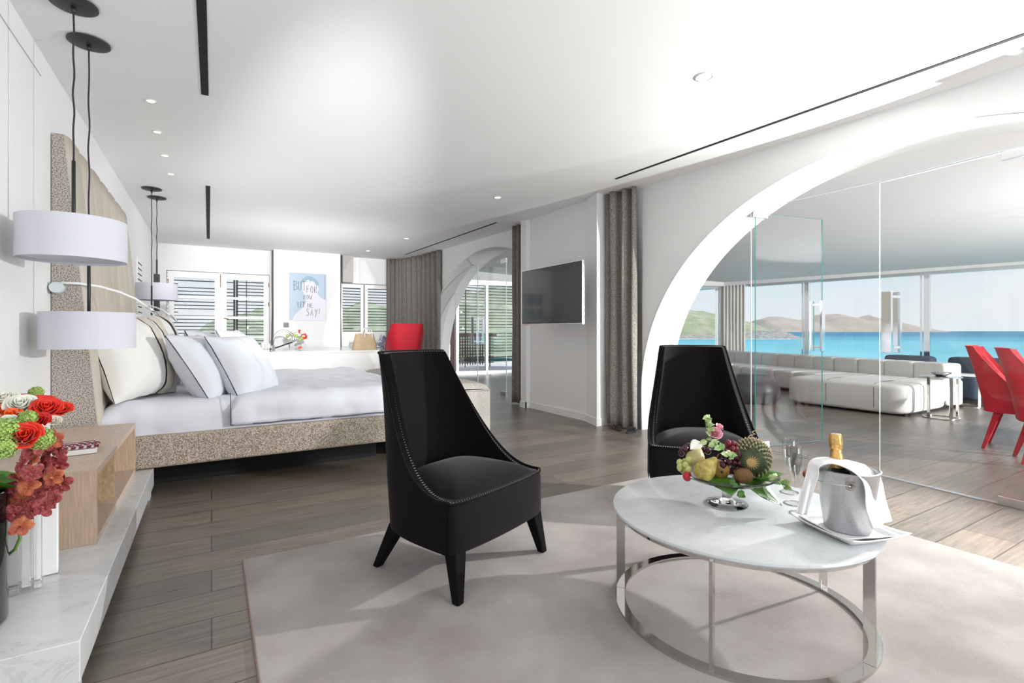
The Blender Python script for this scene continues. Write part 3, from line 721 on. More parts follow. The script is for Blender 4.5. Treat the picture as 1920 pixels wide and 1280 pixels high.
# ------------------------------------------------------------------ bench, box, bed
t = thing('marble_bench', 'long low grey-veined marble bench along the left wall beside the bed', 'bench', (-.86, 2.0, 0))
MB().box((0, 0, .075), (.515, 2.30, .203)).build('top', 'benchmarble', t, bevel=.003)
MB().box((0, .03, 0), (.50, .11, .075)).build('leg', 'benchmarble', t); MB().box((0, 2.19, 0), (.50, 2.29, .075)).build('leg', 'benchmarble', t)

t = thing('oak_box', 'open-fronted pale oak bedside box standing on the marble bench', 'bedside box', (-.868, 2.87, .2035))
D_ = .43; Ln = 1.32; Hh = .33
MB().box((0, 0, 0), (D_, .028, Hh)).build('side_panel', 'oak', t, bevel=.001); MB().box((0, Ln-.028, 0), (D_, Ln, Hh)).build('side_panel', 'oak', t, bevel=.001)
MB().box((0, .028, Hh-.028), (D_, Ln-.028, Hh)).box((0, 0, Hh), (D_, Ln, Hh+.001)).build('top', 'oaktop', t)
MB().box((0, .028, 0), (D_, Ln-.028, .028)).build('bottom', 'oaktop', t)
MB().box((.17, .028, .028), (.182, Ln-.028, Hh-.028)).build('back_panel', 'oakin', t)
MB().box((.182, .62, .028), (D_-.02, .632, Hh-.028)).build('divider', 'oakin', t)

# card tray with printed ornament on the box
t = thing('card_tray', 'white card with maroon scroll print lying on the oak box', 'card', (-.60, 3.35, .537), R(8))
MB().box((-.13, -.12, 0), (.09, .12, .022)).build('body', 'card', t, bevel=.002)
mb = MB()
for i in range(7):
    cx = -.10+.03*i
    mb.tube([(cx+.02*math.cos(a)*(1-a/9), .03+.045*math.sin(a)*(1-a/9), .0235) for a in [j*.5 for j in range(14)]], .0035, 5)
    mb.tube([(cx, -.05+.03*math.sin(j*.9), .0235) if j % 2 else (cx+.014, -.05+.03*math.sin(j*.9), .0235) for j in range(7)], .0035, 5)
mb.tube([(-.12, -.1, .0235), (.08, -.1, .0235), (.08, .11, .0235), (-.12, .11, .0235)], .002, 4, closed=True)
mb.build('scroll_print', 'maroon', t)

t = thing('bed', 'wide upholstered platform bed with tall channelled headboard and white linen', 'bed', (0, 0, 0))
# headboard
Y0, Y1 = 4.22, 6.87; NCH = 7
def hbx(z): return -.868+.065+(2.40-z)/1.7*.155 if z > .3 else -.868+.065+2.1/1.7*.155
def hbf(u, v):
    y = Y0+.0+(Y1-Y0)*u; z = .25+2.15*v; k = (u*NCH) % 1; b = .02*(1-abs(2*k-1)**6)
    top = 2.40 if u < .93 else 2.40-.10*((u-.93)/.07)**2
    z = .25+(top-.25)*v
    return Vector((hbx(z)+b-.008, y, z))
MB().grid(hbf, NCH*16, 14).build('headboard_front', 'hb', t, smooth=True, solid=.006, flip=True)
mb = MB(); zz = [.25+2.15*i/10 for i in range(11)]
prof = [(hbx(z)-.008, z) for z in zz]
n_ = len(prof)
for (yy, sgn) in ((Y0, 1), (Y1, -1)):
    vs = [(x_, yy, z_) for x_, z_ in prof]+[(-.868, yy, z_) for z_ in zz]
    mb.add(vs, [(i, i+1, n_+i+1, n_+i) for i in range(n_-1)])
mb.add([(-.868, Y0, 2.395), (hbx(2.4)-.008, Y0, 2.395), (hbx(2.4)-.008, Y1-.2, 2.395), (-.868, Y1-.2, 2.395)], [(0, 1, 2, 3)])
mb.build('headboard_core', 'tweedside', t)
mb = MB()
for k in range(1, NCH):
    y = Y0+(Y1-Y0)*k/NCH; mb.tube([(hbx(z)+.0, y, z) for z in (.5, 1, 1.5, 2, 2.39)], .0035, 5)
mb.build('channel_seams', 'seam', t)
# frame
MB().box((-.62, 4.22, .207), (1.66, 4.34, .43)).build('side_rail', 'tweed', t, bevel=.02, smooth=True)
MB().box((-.62, 6.74, .20), (1.66, 6.86, .43)).build('side_rail', 'tweed', t, bevel=.02, smooth=True)
MB().box((1.56, 4.34, .20), (1.66, 6.74, .43)).build('foot_rail', 'tweed', t, bevel=.02, smooth=True)
MB().box((-.5, 4.62, 0), (1.3, 6.4, .2)).build('plinth', 'slot', t)
def soft_slab(x0, x1, y0, y1, z0, z1, rad, wr, seed, nu=90, nv=90):
    def fn(u, v):
        x = x0+(x1-x0)*u; # v sweeps over the cross-section: near side up, top, far side down
        W = y1-y0; side = z1-z0-rad; arc = PI/2*rad; tot = 2*side+2*arc+(W-2*rad); s = v*tot
        if s < side: y, z, ny, nz_ = y0, z0+s, -1, 0
        elif s < side+arc: a = (s-side)/rad; y = y0+rad-rad*math.cos(a); z = z1-rad+rad*math.sin(a); ny, nz_ = -math.cos(a), math.sin(a)
        elif s < tot-side-arc: y = y0+rad+(s-side-arc); z = z1; ny, nz_ = 0, 1
        elif s < tot-side: a = (s-(tot-side-arc))/rad; y = y1-rad+rad*math.sin(a); z = z1-rad+rad*math.cos(a); ny, nz_ = math.sin(a), math.cos(a)
        else: y, z, ny, nz_ = y1, z1-rad-(s-(tot-side)), 1, 0
        e_ = min(1, min(u, 1-u)*(x1-x0)/rad); z -= (1-math.sqrt(max(0, 1-(1-e_)**2)))*rad*(1 if nz_ > .3 else .2)*max(nz_, 0)
        q = Vector((x*2.1+seed, y*1.3, z*3)); wv = wr*(noise.noise(q*1.6)+.5*noise.noise(q*4.1)+.9*abs(noise.noise(Vector((x*5+y*2.0, y*1.2, seed)))))
        return Vector((x, y+ny*wv, z+nz_*wv))
    return fn
MB().grid(soft_slab(-.66, 1.60, 4.27, 6.80, .40, .655, .13, .014, 1, 120, 120), 120, 110).build('mattress', 'linen', t, smooth=True, flip=True)
MB().grid(soft_slab(.12, 1.64, 4.245, 6.82, .455, .675, .13, .017, 4, 120, 120), 110, 120).build('duvet', 'linen', t, smooth=True, solid=.006, flip=True)
mb = MB(); mb.tube([(.12, 4.236, .455), (.12, 4.236, .57), (.12, 4.26, .63), (.12, 4.33, .685)], .003, 6)
mb.tube([(.12+.1*i, 4.236+.004*math.sin(i*1.3), .457+.004*math.sin(i*2)) for i in range(16)], .003, 6); mb.build('duvet_piping', 'navy', t)

def pillow_mesh(name, w_, h_, th, mt, parent, seed, flange=.0, pipe=None, bunch=.0, nn=30):
    vs = []; mb = MB()
    def pos(u, v, s):
        a, b = 2*u-1, 2*v-1
        x = a*w_/2*(1-.07*(1-abs(a))*0-.06*(1-abs(b)**2)*abs(a)**2*0); z = b*h_/2
        # concave sides give pointed corners
        x *= 1-.07*(1-b*b); z *= 1-.07*(1-a*a)
        t_ = th/2*((1-abs(a)**2.6)*(1-abs(b)**2.6))**.55
        q = Vector((a*2+seed, b*2, s*1.0)); wr = .012*noise.noise(q*1.3)+.010*noise.noise(q*3.1)
        edge = min(1-abs(a), 1-abs(b)); wr *= min(1, edge*5+.25)
        bend = bunch*(b**3)*.5*abs(a)
        return Vector((x, s*(t_+max(0, wr+.004)*.9)+bend*.1, z+h_/2+ .01*noise.noise(Vector((a*3+seed, b*3, 9)))*abs(b)))
    mb.grid(lambda u, v: pos(u, v, -1), nn, nn); mb.grid(lambda u, v: pos(u, v, 1), nn, nn)
    o = mb.build(name, mt, parent, smooth=True)
    if pipe:
        pts = []
        K = 24
        for i in range(K): pts.append(pos(i/K, 0, 0))
        for i in range(K): pts.append(pos(1, i/K, 0))
        for i in range(K): pts.append(pos(1-i/K, 1, 0))
        for i in range(K): pts.append(pos(0, 1-i/K, 0))
        MB().tube(pts, .0028, 6, closed=True).build('piping', pipe, parent, smooth=True)
    return o
def pillow(name, label, loc, w_, h_, th, mt, yaw, lean, seed, pipe=None, group=None, roll=0):
    t = thing(name, label, 'pillow', loc, rot=(R(-lean), R(roll), R(yaw)), group=group)
    pillow_mesh('cover', w_, h_, th, mt, t, seed, pipe=pipe)
    return t
pillow('euro_pillow', 'large linen pillow with thin black stripe nearest the camera against the headboard', (-.40, 4.56, .655), .64, .66, .34, 'sham', 60, 22, 1)
pillow('euro_pillow', 'middle large striped linen pillow against the headboard', (-.40, 5.26, .655), .64, .68, .32, 'sham', 62, 20, 5)
pillow('euro_pillow', 'farthest large linen pillow with bold black stripe', (-.36, 5.98, .655), .66, .70, .32, 'shamb', 66, 18, 9)
pillow('bed_pillow', 'white navy-piped pillow next to the near striped pillow', (.10, 4.64, .60), .62, .60, .30, 'linen', 72, 31, 3, 'navy')
pillow('bed_pillow', 'front white navy-piped pillow with its broad face showing', (.35, 4.60, .60), .60, .58, .30, 'linen', 58, 29, 7, 'navy')
pillow('bed_pillow', 'white navy-piped pillow in the far half of the bed behind the near pair', (.10, 5.55, .65), .62, .56, .26, 'linen', 78, 26, 11, 'navy')
pillow('bed_pillow', 'far front white navy-piped pillow whose corner peeks over the near ones', (.36, 5.62, .655), .62, .56, .26, 'linen', 72, 26, 13, 'navy')

t = thing('storage_chest', 'pale tweed upholstered chest at the foot of the bed', 'chest', (1.72, 4.30, 0))
MB().box((0, 0, .02), (.60, 2.45, .575)).build('body', 'chest', t, bevel=.012, smooth=True)
def lidf(u, v):
    a, b = 2*u-1, 2*v-1; q = (1-abs(a)**8)*(1-abs(b)**14)
    return Vector((.30+a*.30, 1.225+b*1.225, .585+.06*max(0, q)**.35+.015*max(0, 1-a*a)))
mb = MB(); mb.grid(lidf, 40, 60); mb.box((0.002, 0.002, .572), (.598, 2.448, .587)); mb.build('lid', 'chest', t, smooth=True, ang=50)
MB().box((-.001, -.001, .573), (.601, 2.451, .577)).build('seam', 'seam', t)

# reading lights on the headboard
def reading(y, s, label):
    t = thing('reading_light', label, 'reading lamp', (-.83, y, 1.42))
    mtx = Matrix.Rotation(R(90), 4, 'X')
    MB().lathe([(0.0001, -.05), (.034, -.05), (.036, -.04), (.036, .02), (.032, .03), (.0001, .03)], 28, mtx=mtx).build('mount', M['_clear'], t, smooth=True, ang=40)
    P = [(.02, -.01, .03), (.10, .02, .032), (.20, .06, .02), (.30, .11, -.01), (.38, .16, -.05), (.44, .20, -.10)]
    P = [(a, b*s, c) for a, b, c in P]
    MB().tube(P, [.008]*6, 10).build('arm', 'paint', t, smooth=True)
    MB().tube([P[-1], (.50, .25*s, -.16)], [.013, .011], 12).build('lamp_head', 'brightchrome', t, smooth=True)
M['_clear'] = mat('frosted_acrylic', (.66, .72, .74), .2)
reading(4.16, 1, 'slim white flexible reading light at the near edge of the headboard')
reading(6.95, -1, 'slim white flexible reading light at the far edge of the headboard')

# mirror strip on the left wall beyond the bed: reflected shutters modelled as slats
t = thing('mirror_strip', None, None); t['kind'] = 'structure'
MB().box((-.872, 8.45, .9), (-.86, 8.95, 2.15)).build('window_frame', 'paint', t)
mb = MB()
for i in range(16): mb.box((-.86, 8.5, .95+i*.075), (-.855, 8.9, .965+i*.075))
mb.build('reflected_louvres', 'slat', t)

# ------------------------------------------------------------------ upholstered lounge chairs
def plan(w_, yf, yb, n=49, pw=.54, pd=.62):
    raw = []
    for i in range(801):
        t_ = PI*i/800; c = math.cos(t_); s = max(0, math.sin(t_))
        raw.append(Vector((-w_*math.copysign(abs(c)**pw, c), yf+(yb-yf)*s**pd)))
    Ls = [0]
    for a, b in zip(raw, raw[1:]): Ls.append(Ls[-1]+(b-a).length)
    outp = []; k = 0
    for i in range(n):
        s = Ls[-1]*i/(n-1)
        while k < 799 and Ls[k+1] < s: k += 1
        t_ = (s-Ls[k])/max(1e-9, Ls[k+1]-Ls[k]); outp.append(raw[k].lerp(raw[k+1], min(1, t_)))
    return outp
def shell_chair(name, cat, loc, rz, label, Z0=.205, ZT=1.02, SH=.415, HW=.345, YF=-.25, YB=.28, lean=.14, nar=.052, rise=.325, dome=.085, ex=2.3, fab='velvet', fab2='velvet2', leg='blackleg', lw=1.0, stitch=True, group=None):
    t = thing(name, label, cat, loc, rz, group); NU = 73
    def prm(z):
        k = (z-Z0)/(ZT-Z0)
        return (HW-.005*k-nar*smooth(max(0, k-.12)/.88), YB+.02*k+lean*k**1.3)
    def ztop(u):
        q = min(u, 1-u); s = min(1, max(0, (q-.02)/rise))
        return SH+(ZT-SH)*s**ex if s < .97 else ZT
    TH = .042
    cache = {}
    def pl(z, inner):
        key = (round(z, 4), inner)
        if key not in cache:
            w_, yb = prm(z); cache[key] = plan(w_-(TH if inner else 0), YF, yb-(TH if inner else 0), NU)
        return cache[key]
    NV = 14
    def shell(u, v, inner=False):
        i = int(round(u*(NU-1))); zt = ztop(u); z = Z0+(zt-Z0)*v; p = pl(z, inner)[i]
        if inner:
            pass
        return Vector((p.x, p.y, z))
    mb = MB(); mb.grid(lambda u, v: shell(u, v), NU-1, NV); mb.grid(lambda u, v: shell(u, .12+.88*v, True), NU-1, NV)
    for i in range(NU-1):
        u0, u1 = i/(NU-1), (i+1)/(NU-1)
        mb.add([shell(u0, 1), shell(u1, 1), shell(u1, 1, True), shell(u0, 1, True)], [(0, 1, 2, 3)])
    mb.build('backrest', fab, t, smooth=True, ang=60)
    # seat base
    def foot(k, grow=0):
        a = plan(HW-.007+grow, YF+.01, YB-.03, 49); fpts = [(p.x, p.y) for p in a]
        # bowed front edge closing the plan
        front = [((HW-.007)*math.cos(PI*i/16), YF+.01-.06*math.sin(PI*i/16)**.6) for i in range(1, 16)]
        return fpts+front
    mb = MB(); lv = [(Z0, .985), (Z0+.012, 1.0), (SH-.065, 1.0), (SH-.02, .995), (SH, .97), (SH+.005, .9)]
    P = foot(0); n = len(P); vs = []
    for z, s in lv: vs += [(x*s, y*s, z) for x, y in P]
    fs = [(i*n+k, i*n+(k+1) % n, (i+1)*n+(k+1) % n, (i+1)*n+k) for i in range(len(lv)-1) for k in range(n)]
    fs += [tuple(range(n-1, -1, -1)), tuple((len(lv)-1)*n+k for k in range(n))]
    mb.add(vs, fs); mb.build('seat_base', fab2, t, smooth=True, ang=60)
    # domed seat cushion
    mb = MB(); vs = []; K = 10
    for j in range(K+1):
        r_ = 1-j/K; hz = SH-.01+dome*(1-r_**2.6)**.75
        vs += [(x*.915*r_, (y+.02)*.935*r_-.02, hz) for x, y in P]
    fs = [(i*n+k, i*n+(k+1) % n, (i+1)*n+(k+1) % n, (i+1)*n+k) for i in range(K) for k in range(n)]
    mb.add(vs, fs); mb.build('seat_cushion', fab2, t, smooth=True)
    # stitched welt along the shell edge and the seat front
    pts = [shell(i/(NU-1), 1)+Vector((0, 0, .004)) for i in range(NU)]
    fp = [Vector((x*.985, y*.985, SH-.001)) for x, y in P[49:]]
    MB().tube(pts, .0065, 6).build('welt', fab, t, smooth=True)
    MB().tube([Vector((pts[-1].x, pts[-1].y, SH+.001))]+fp+[Vector((pts[0].x, pts[0].y, SH+.001))], .006, 6).build('welt', fab, t, smooth=True)
    sb = MB()
    def beads(pp, off, step=.0135):
        acc = 0
        for a, b in zip(pp, pp[1:]):
            L_ = (b-a).length; d = (b-a).normalized() if L_ > 0 else Vector((1, 0, 0))
            s = step-acc if acc else 0
            while s < L_:
                c = a+d*s; sd = off(c)
                sb.tube([c+sd*.004, c+sd*.014], .0021, 4)
                s += step
            acc = (L_-(s-step)) % step
    inn = [(shell(i/(NU-1), 1)+shell(i/(NU-1), 1, True))/2+Vector((0, 0, .002)) for i in range(NU)]
    if stitch: beads(inn, lambda c: Vector((-c.x, -.1, .0)).normalized())
    if stitch: beads(fp, lambda c: Vector((0, .6, .6)))
    if stitch: sb.build('stitching', 'thread', t)
    zb = Z0
    for (lx, ly, ox, oy) in ((-HW+.06, YF+.01, -.02, -.035), (HW-.06, YF+.01, .04, -.035), (-HW+.095, YB-.11, -.04, .10), (HW-.095, YB-.11, .04, .10)):
        mb = MB(); prev = None; vs = []
        for z, hw in ((zb+.02, .036*lw), (zb*.45, .026*lw), (0, .019*lw)):
            k = (zb-z)/zb; cx, cy = lx+ox*k, ly+oy*k; vs += [(cx-hw, cy-hw, z), (cx+hw, cy-hw, z), (cx+hw, cy+hw, z), (cx-hw, cy+hw, z)]
        fs = [(0, 1, 2, 3), (8, 11, 10, 9)]+[(i*4+k, i*4+(k+1) % 4, (i+1)*4+(k+1) % 4, (i+1)*4+k) for i in range(2) for k in range(4)]
        mb.add(vs, fs); mb.build('leg', leg, t, bevel=.007, smooth=True)
    return t
RUGZ = .014
shell_chair('lounge_chair', 'armchair', (1.06, 2.285, RUGZ), R(22), 'black velvet lounge chair with stitched edge in the foreground left of the table')
shell_chair('lounge_chair', 'armchair', (2.78, 2.23, RUGZ), R(-42), 'black velvet lounge chair behind the marble table')

# rug
t = thing('rug', 'large pale taupe rug under the table and lounge chairs', 'rug', (.13, -.6, 0))
MB().box((.004, 0, .001), (3.21, 3.436, RUGZ)).build('pile', 'rug', t, bevel=.005)
MB().box((0, -.004, 0), (3.214, 3.44, .009)).build('border', 'rugedge', t, bevel=.002)

# ------------------------------------------------------------------ coffee table
TC = (1.85, 1.305)
t = thing('coffee_table', 'round marble coffee table on a polished metal ring base', 'coffee table', (TC[0], TC[1], RUGZ))
HT = .42-RUGZ
MB().lathe([(.0001, HT-.024), (.478, HT-.024), (.492, HT-.018), (.497, HT-.010), (.495, HT-.003), (.490, HT), (.0001, HT)], 128).build('tabletop', 'marble', t, smooth=True, ang=35)
MB().lathe([(.446, .0), (.486, .0), (.486, .012), (.446, .012), (.446, 0)], 128).build('base_ring', 'chrome', t, smooth=True, ang=35)
MB().lathe([(.44, HT-.036), (.475, HT-.036), (.475, HT-.024), (.44, HT-.024), (.44, HT-.036)], 128).build('top_ring', 'chrome', t, smooth=True, ang=35)
for a in (60, 131, 206, 277, 347):
    mtx = Matrix.Rotation(R(a), 4, 'Z'); MB().box((.448, -.006, .012), (.484, .006, HT-.03), mtx=mtx).build('leg', 'chrome', t, bevel=.001)
TZ = .4203

# ------------------------------------------------------------------ television
t = thing('television', 'flat television with silver bezel on a swing arm beside the white pier', 'television', (3.67, 5.235, 1.6))
MB().box((.0, -.66, -.375), (.035, .66, .375)).build('bezel', 'alu', t, bevel=.004)
MB().box((-.003, -.648, -.358), (.0, .648, .363)).build('screen', 'screen', t)
MB().box((.035, -.35, -.25), (.06, .35, .22)).build('rear_housing', 'black', t, bevel=.01)
MB().box((.06, -.15, -.12), (.08, .15, .12)).tube([(.08, 0, 0), (.25, .22, 0), (.41, .1, 0)], .02, 8).box((.405, -.02, -.15), (.42, .22, .15)).build('wall_arm', 'black', t)
def plate(name, label, a, b, cat='switch'): return tag(MB().box(a, b).build(name, 'switch', bevel=.002), label, cat)
plate('wall_switch', 'grey square wall switch on the white column by the curtain', (4.16, 4.70, 1.115), (4.245, 4.725, 1.185))
plate('wall_switch', 'grey wall socket on the poster wall above the faucet', (1.27, 11.288, 1.22), (1.37, 11.30, 1.32))

# ------------------------------------------------------------------ poster
t = thing('poster', 'pale blue poster with handwritten words and a faint turned figure', 'poster', (1.375, 11.28, 1.37))
PW, PH = .73, .985
MB().box((0, 0, 0), (PW, .018, PH)).build('canvas', mat('pale_blue_print', (.50, .61, .73), .6), t)
fig = [(.06, 0), (.10, .10), (.19, .20), (.27, .27), (.33, .40), (.30, .52), (.27, .58), (.25, .68), (.26, .78), (.33, .86), (.42, .87), (.50, .82), (.52, .74), (.57, .73), (.585, .66), (.55, .62), (.56, .55), (.61, .49), (.72, .43), (.725, 0)]
def flat(poly, y, name, m):
    mb = MB(); n = len(poly); mb.add([(x, y, z) for x, z in poly]+[(x, y-.0012, z) for x, z in poly], [tuple(range(n)), tuple(range(2*n-1, n-1, -1))]+[(i, (i+1) % n, n+(i+1) % n, n+i) for i in range(n)])
    return mb.build(name, m, t)
flat(fig, -.0003, 'figure_print', mat('pale_figure', (.80, .79, .86), .7))
flat([(.21, .76), (.25, .86), (.33, .93), (.42, .93), (.51, .88), (.57, .80), (.575, .74), (.53, .735), (.50, .79), (.46, .83), (.40, .82), (.37, .86), (.33, .83), (.28, .82)], -.0016, 'hair_print', mat('blue_hair_print', (.33, .50, .62), .7))
flat([(.69, .45), (.705, .45), (.705, .95), (.69, .95)], -.0016, 'stripe_print', mat('grey_stripe_print', (.45, .42, .50), .7))
STK = {'B': [[(0, 0), (0, 1)], [(-.1, 1), (.45, .95), (.55, .75), (.1, .55), (.6, .4), (.6, .15), (-.1, 0)]], 'U': [[(0, 1), (.02, .2), (.25, 0), (.5, .2), (.5, 1)]], 'T': [[(-.1, 1), (.6, 1.02)], [(.25, 1), (.25, 0)]],
       'F': [[(0, 0), (0, 1), (.5, 1)], [(0, .55), (.4, .55)]], 'O': [[(.25, 1), (0, .7), (.03, .2), (.3, 0), (.55, .3), (.5, .8), (.25, 1)]], 'R': [[(0, 0), (0, 1), (.45, .95), (.45, .6), (0, .5), (.55, 0)]],
       'N': [[(0, 0), (.05, 1), (.4, .1), (.45, 1)]], 'W': [[(0, 1), (.15, 0), (.32, .7), (.48, 0), (.65, 1)]], 'L': [[(0, 1), (.02, 0), (.4, .05)]], 'E': [[(.4, 1), (0, .95), (.02, .0), (.42, .03)], [(0, .5), (.35, .52)]],
       'M': [[(0, 0), (.05, 1), (.28, .3), (.5, 1), (.55, 0)]], 'S': [[(.5, .95), (.15, 1), (.02, .75), (.45, .4), (.35, .05), (-.05, 0)]], 'A': [[(0, 0), (.25, 1), (.5, 0)], [(.08, .4), (.42, .42)]], 'Y': [[(0, 1), (.25, .5)], [(.55, 1), (.1, -.3)]], '!': [[(.2, 1.05), (.12, .3)], [(.1, .05), (.1, .0)]]}
for word, x0, z0, h_, sp in (('BUT', .09, .62, .19, .085), ('FOR', .34, .58, .14, .075), ('NOW', .275, .44, .09, .06), ('LET', .165, .27, .11, .05), ('ME', .355, .27, .085, .06), ('SAY', .335, .10, .145, .08), ('!', .57, .10, .15, .1)):
    mb = MB()
    for i, c in enumerate(word):
        for st in STK[c]: mb.tube([(x0+i*sp+px*sp*1.2, -.003, z0+pz*h_) for px, pz in st], .0042, 5)
    mb.build('lettering', 'rubber', t)

# ------------------------------------------------------------------ rear vanity area
tag(MB().box((-.86, 7.3, .0), (3.0, 11.29, .2)).build('raised_platform', 'floor'), kind='structure')
t = thing('vanity_counter', 'long white vanity counter in front of the poster wall', 'counter', (.76, 9.2, .2))
MB().box((0, 0, .56), (2.08, 2.05, .60)).build('worktop', 'porcelain', t, bevel=.004); MB().box((.02, .02, 0), (2.06, 2.03, .56)).build('body', 'paint', t)
MB().box((.12, .25, .601), (.55, .75, .606)).build('basin_rim', 'porcelain', t, bevel=.002)
CZ = .8
def onc(px, y, h=CZ):  # point on the counter depth plane y at bearing px
    r = (px-960)/f945; z = y/(math.cos(R(30.8))-math.sin(R(30.8))*r); return Vector((z*(math.cos(R(30.8))*r+math.sin(R(30.8))), y, h))
p = onc(513, 9.62); t = thing('faucet', 'tall dark chrome gooseneck faucet on the white counter', 'faucet', p)
mb = MB(); mb.tube([(0, 0, 0), (0, 0, .04)], .022, 14).tube([(0, 0, .03)]+[(0, 0, .20)]+[(.16-.16*math.cos(PI*i/12), 0, .20+.155*math.sin(PI*i/12)) for i in range(13)]+[(.32, 0, .16)], .014, 12); mb.build('spout', 'pewter' if 'pewter' in M else 'chrome', t, smooth=True)
MB().tube([(.02, 0, .05), (.30, -.02, .15)], .012, 8).build('lever', 'black', t, smooth=True); MB().tube([(-.05, 0, 0), (-.05, 0, .05)], .013, 10).build('valve', 'chrome', t)
p = onc(556, 9.9); t = thing('flower_bowl', 'small bowl of orange and white roses with green blooms on the white counter', 'flowers', p)
MB().lathe([(.0001, 0), (.06, 0), (.085, .05), (.09, .13), (.086, .13), (.08, .05), (.0001, .01)], 24).build('glass_bowl', M['tableglass'], t, smooth=True)
rnd = random.Random(5)
for nm, m_, k in (('white_blooms', 'rosew', 22), ('red_blooms', 'rose', 8), ('green_blooms', 'vib', 12)):
    mb = MB()
    for i in range(k):
        a = rnd.uniform(0, 2*PI); e_ = rnd.uniform(-.1, 1.3) if nm != 'green_blooms' else rnd.uniform(-.35, .3)
        q = Vector((.155*math.cos(a)*math.cos(e_), .12*math.sin(a)*math.cos(e_), .225+.13*math.sin(e_))); mb.sphere(q, rnd.uniform(.026, .038), 8, (1, 1, .8))
    o = mb.build(nm, m_, t, smooth=True); o['kind'] = 'stuff'
p = onc(566, 9.55); t = thing('glass_globe', 'clear glass globe with a pink bloom inside on the counter', 'vase', p)
MB().sphere((0, 0, .075), .078, 24).build('globe', M['tableglass'], t, smooth=True); MB().sphere((-.02, 0, .06), .03, 8, (1, 1, .6)).sphere((-.045, -.01, .05), .02, 8).build('bloom', 'roseo', t, smooth=True)
p = onc(502, 9.75); t = thing('candle_tray', 'small tray with white candles and bottle left of the faucet', 'tray', p)
MB().box((-.12, -.08, 0), (.06, .08, .012)).build('tray', 'alu', t, bevel=.003)
for i, (a, h_) in enumerate(((-.08, .14), (-.03, .10), (.02, .12))): MB().tube([(a, 0, .012), (a, 0, .012+h_)], .02, 12).build('candle', 'card', t, smooth=True)

# handbag with scarf
p = onc(684, 9.35); t = thing('handbag', 'beige canvas tote bag with white handles on the counter end', 'bag', p, R(8))
def bagf(u, v):
    a = 2*PI*u; k = .23-.035*v-.03*v*v; d_ = .10*(1-.55*v); c, s_ = math.cos(a), math.sin(a)
    return Vector((k*math.copysign(abs(c)**.6, c), d_*math.copysign(abs(s_)**.7, s_), .29*v+.012*math.sin(5*a)*v))
mb = MB(); mb.grid(bagf, 40, 8); mb.build('body', 'tanbag', t, smooth=True, solid=.006, flip=True)
for sy in (-.05, .05):
    MB().tube([(-.03+.0*sy, sy, .16), (-.02, sy, .27)]+[(.05-.075*math.cos(PI*i/10), sy, .28+.13*math.sin(PI*i/10)) for i in range(11)]+[(.12, sy, .16)], .009, 8).build('handle', 'whiteleather', t, smooth=True)
p = onc(711, 9.30)
def scf(u, v):
    return Vector((.02+.16*(u-.5)*(1.2-.9*abs(v-.3)), -.05+.02*math.sin(u*9)+.05*v, .26-.44*v+.03*math.sin(u*6+v*4)))
o = MB().grid(scf, 14, 16).build('silk_scarf', 'scarf', smooth=True, solid=.01, flip=True, loc=(p.x+.02, p.y-.12, .8)); tag(o, 'blue and white silk scarf spilling from the beige bag', 'scarf')

# red chairs
shell_chair('dining_chair', 'chair', (2.62, 7.75, .2), R(172), 'red upholstered chair at the white vanity counter', Z0=.36, ZT=1.05, SH=.50, HW=.27, YF=-.27, YB=.22, lean=.13, ex=1.5, nar=-.055, rise=.33, dome=.03, fab='red', fab2='red', leg='red', stitch=False, lw=.8)
shell_chair('dining_chair', 'chair', (6.74, 1.72, 0), R(10), 'red chair in the sea room, fully in view left of another red chair', Z0=.36, ZT=.99, SH=.49, HW=.25, YF=-.26, YB=.21, lean=.12, ex=1.9, nar=.03, rise=.36, dome=.03, fab='red', fab2='red', leg='red', stitch=False, lw=.8)
shell_chair('dining_chair', 'chair', (6.25, 1.36, 0), R(22), 'red chair cut off by the right edge of the photo', Z0=.36, ZT=.99, SH=.49, HW=.25, YF=-.26, YB=.21, lean=.12, ex=1.9, nar=.03, rise=.36, dome=.03, fab='red', fab2='red', leg='red', stitch=False, lw=.8)
t = thing('dining_table', 'edge of a pale dining table beside the red chairs', 'table', (7.7, 1.1, 0))
MB().box((-.45, -1.2, .72), (.6, .5, .76)).build('tabletop', 'porcelain', t, bevel=.005); MB().box((-.25, -.8, 0), (.4, .2, .72)).build('pedestal', 'paint', t, bevel=.01)

# ------------------------------------------------------------------ sea room furniture
def cushion(mb_name, c, size, rz, parent, bev=.08, mt='leather', tilt=0):
    mb = MB(); sx, sy, sz = (q/2 for q in size)
    mtx = Matrix.Translation(Vector(c)) @ Matrix.Rotation(rz, 4, 'Z') @ Matrix.Rotation(tilt, 4, 'Y')
    def sup(n): return n
    K = 18; vs = []
    for i in range(K+1):
        ph = -PI/2+PI*i/K
        for j in range(2*K):
            th = 2*PI*j/(2*K); e1, e2 = .22, .22
            f_ = lambda v_, p_: math.copysign(abs(v_)**p_, v_)
            vs.append(mtx @ Vector((sx*f_(math.cos(ph), e1)*f_(math.cos(th), e2), sy*f_(math.cos(ph), e1)*f_(math.sin(th), e2), sz*f_(math.sin(ph), e1))))
    n = 2*K; fs = [(i*n+k, i*n+(k+1) % n, (i+1)*n+(k+1) % n, (i+1)*n+k) for i in range(K) for k in range(n)]
    mb.add(vs, fs); return mb.build(mb_name, mt, parent, smooth=True)
t = thing('sofa', 'long low pale leather modular sofa facing away from the sea windows', 'sofa', (0, 0, 0))
SB = [(9.42, 3.05), (9.90, 4.85), (10.45, 6.6), (11.0, 8.3)]
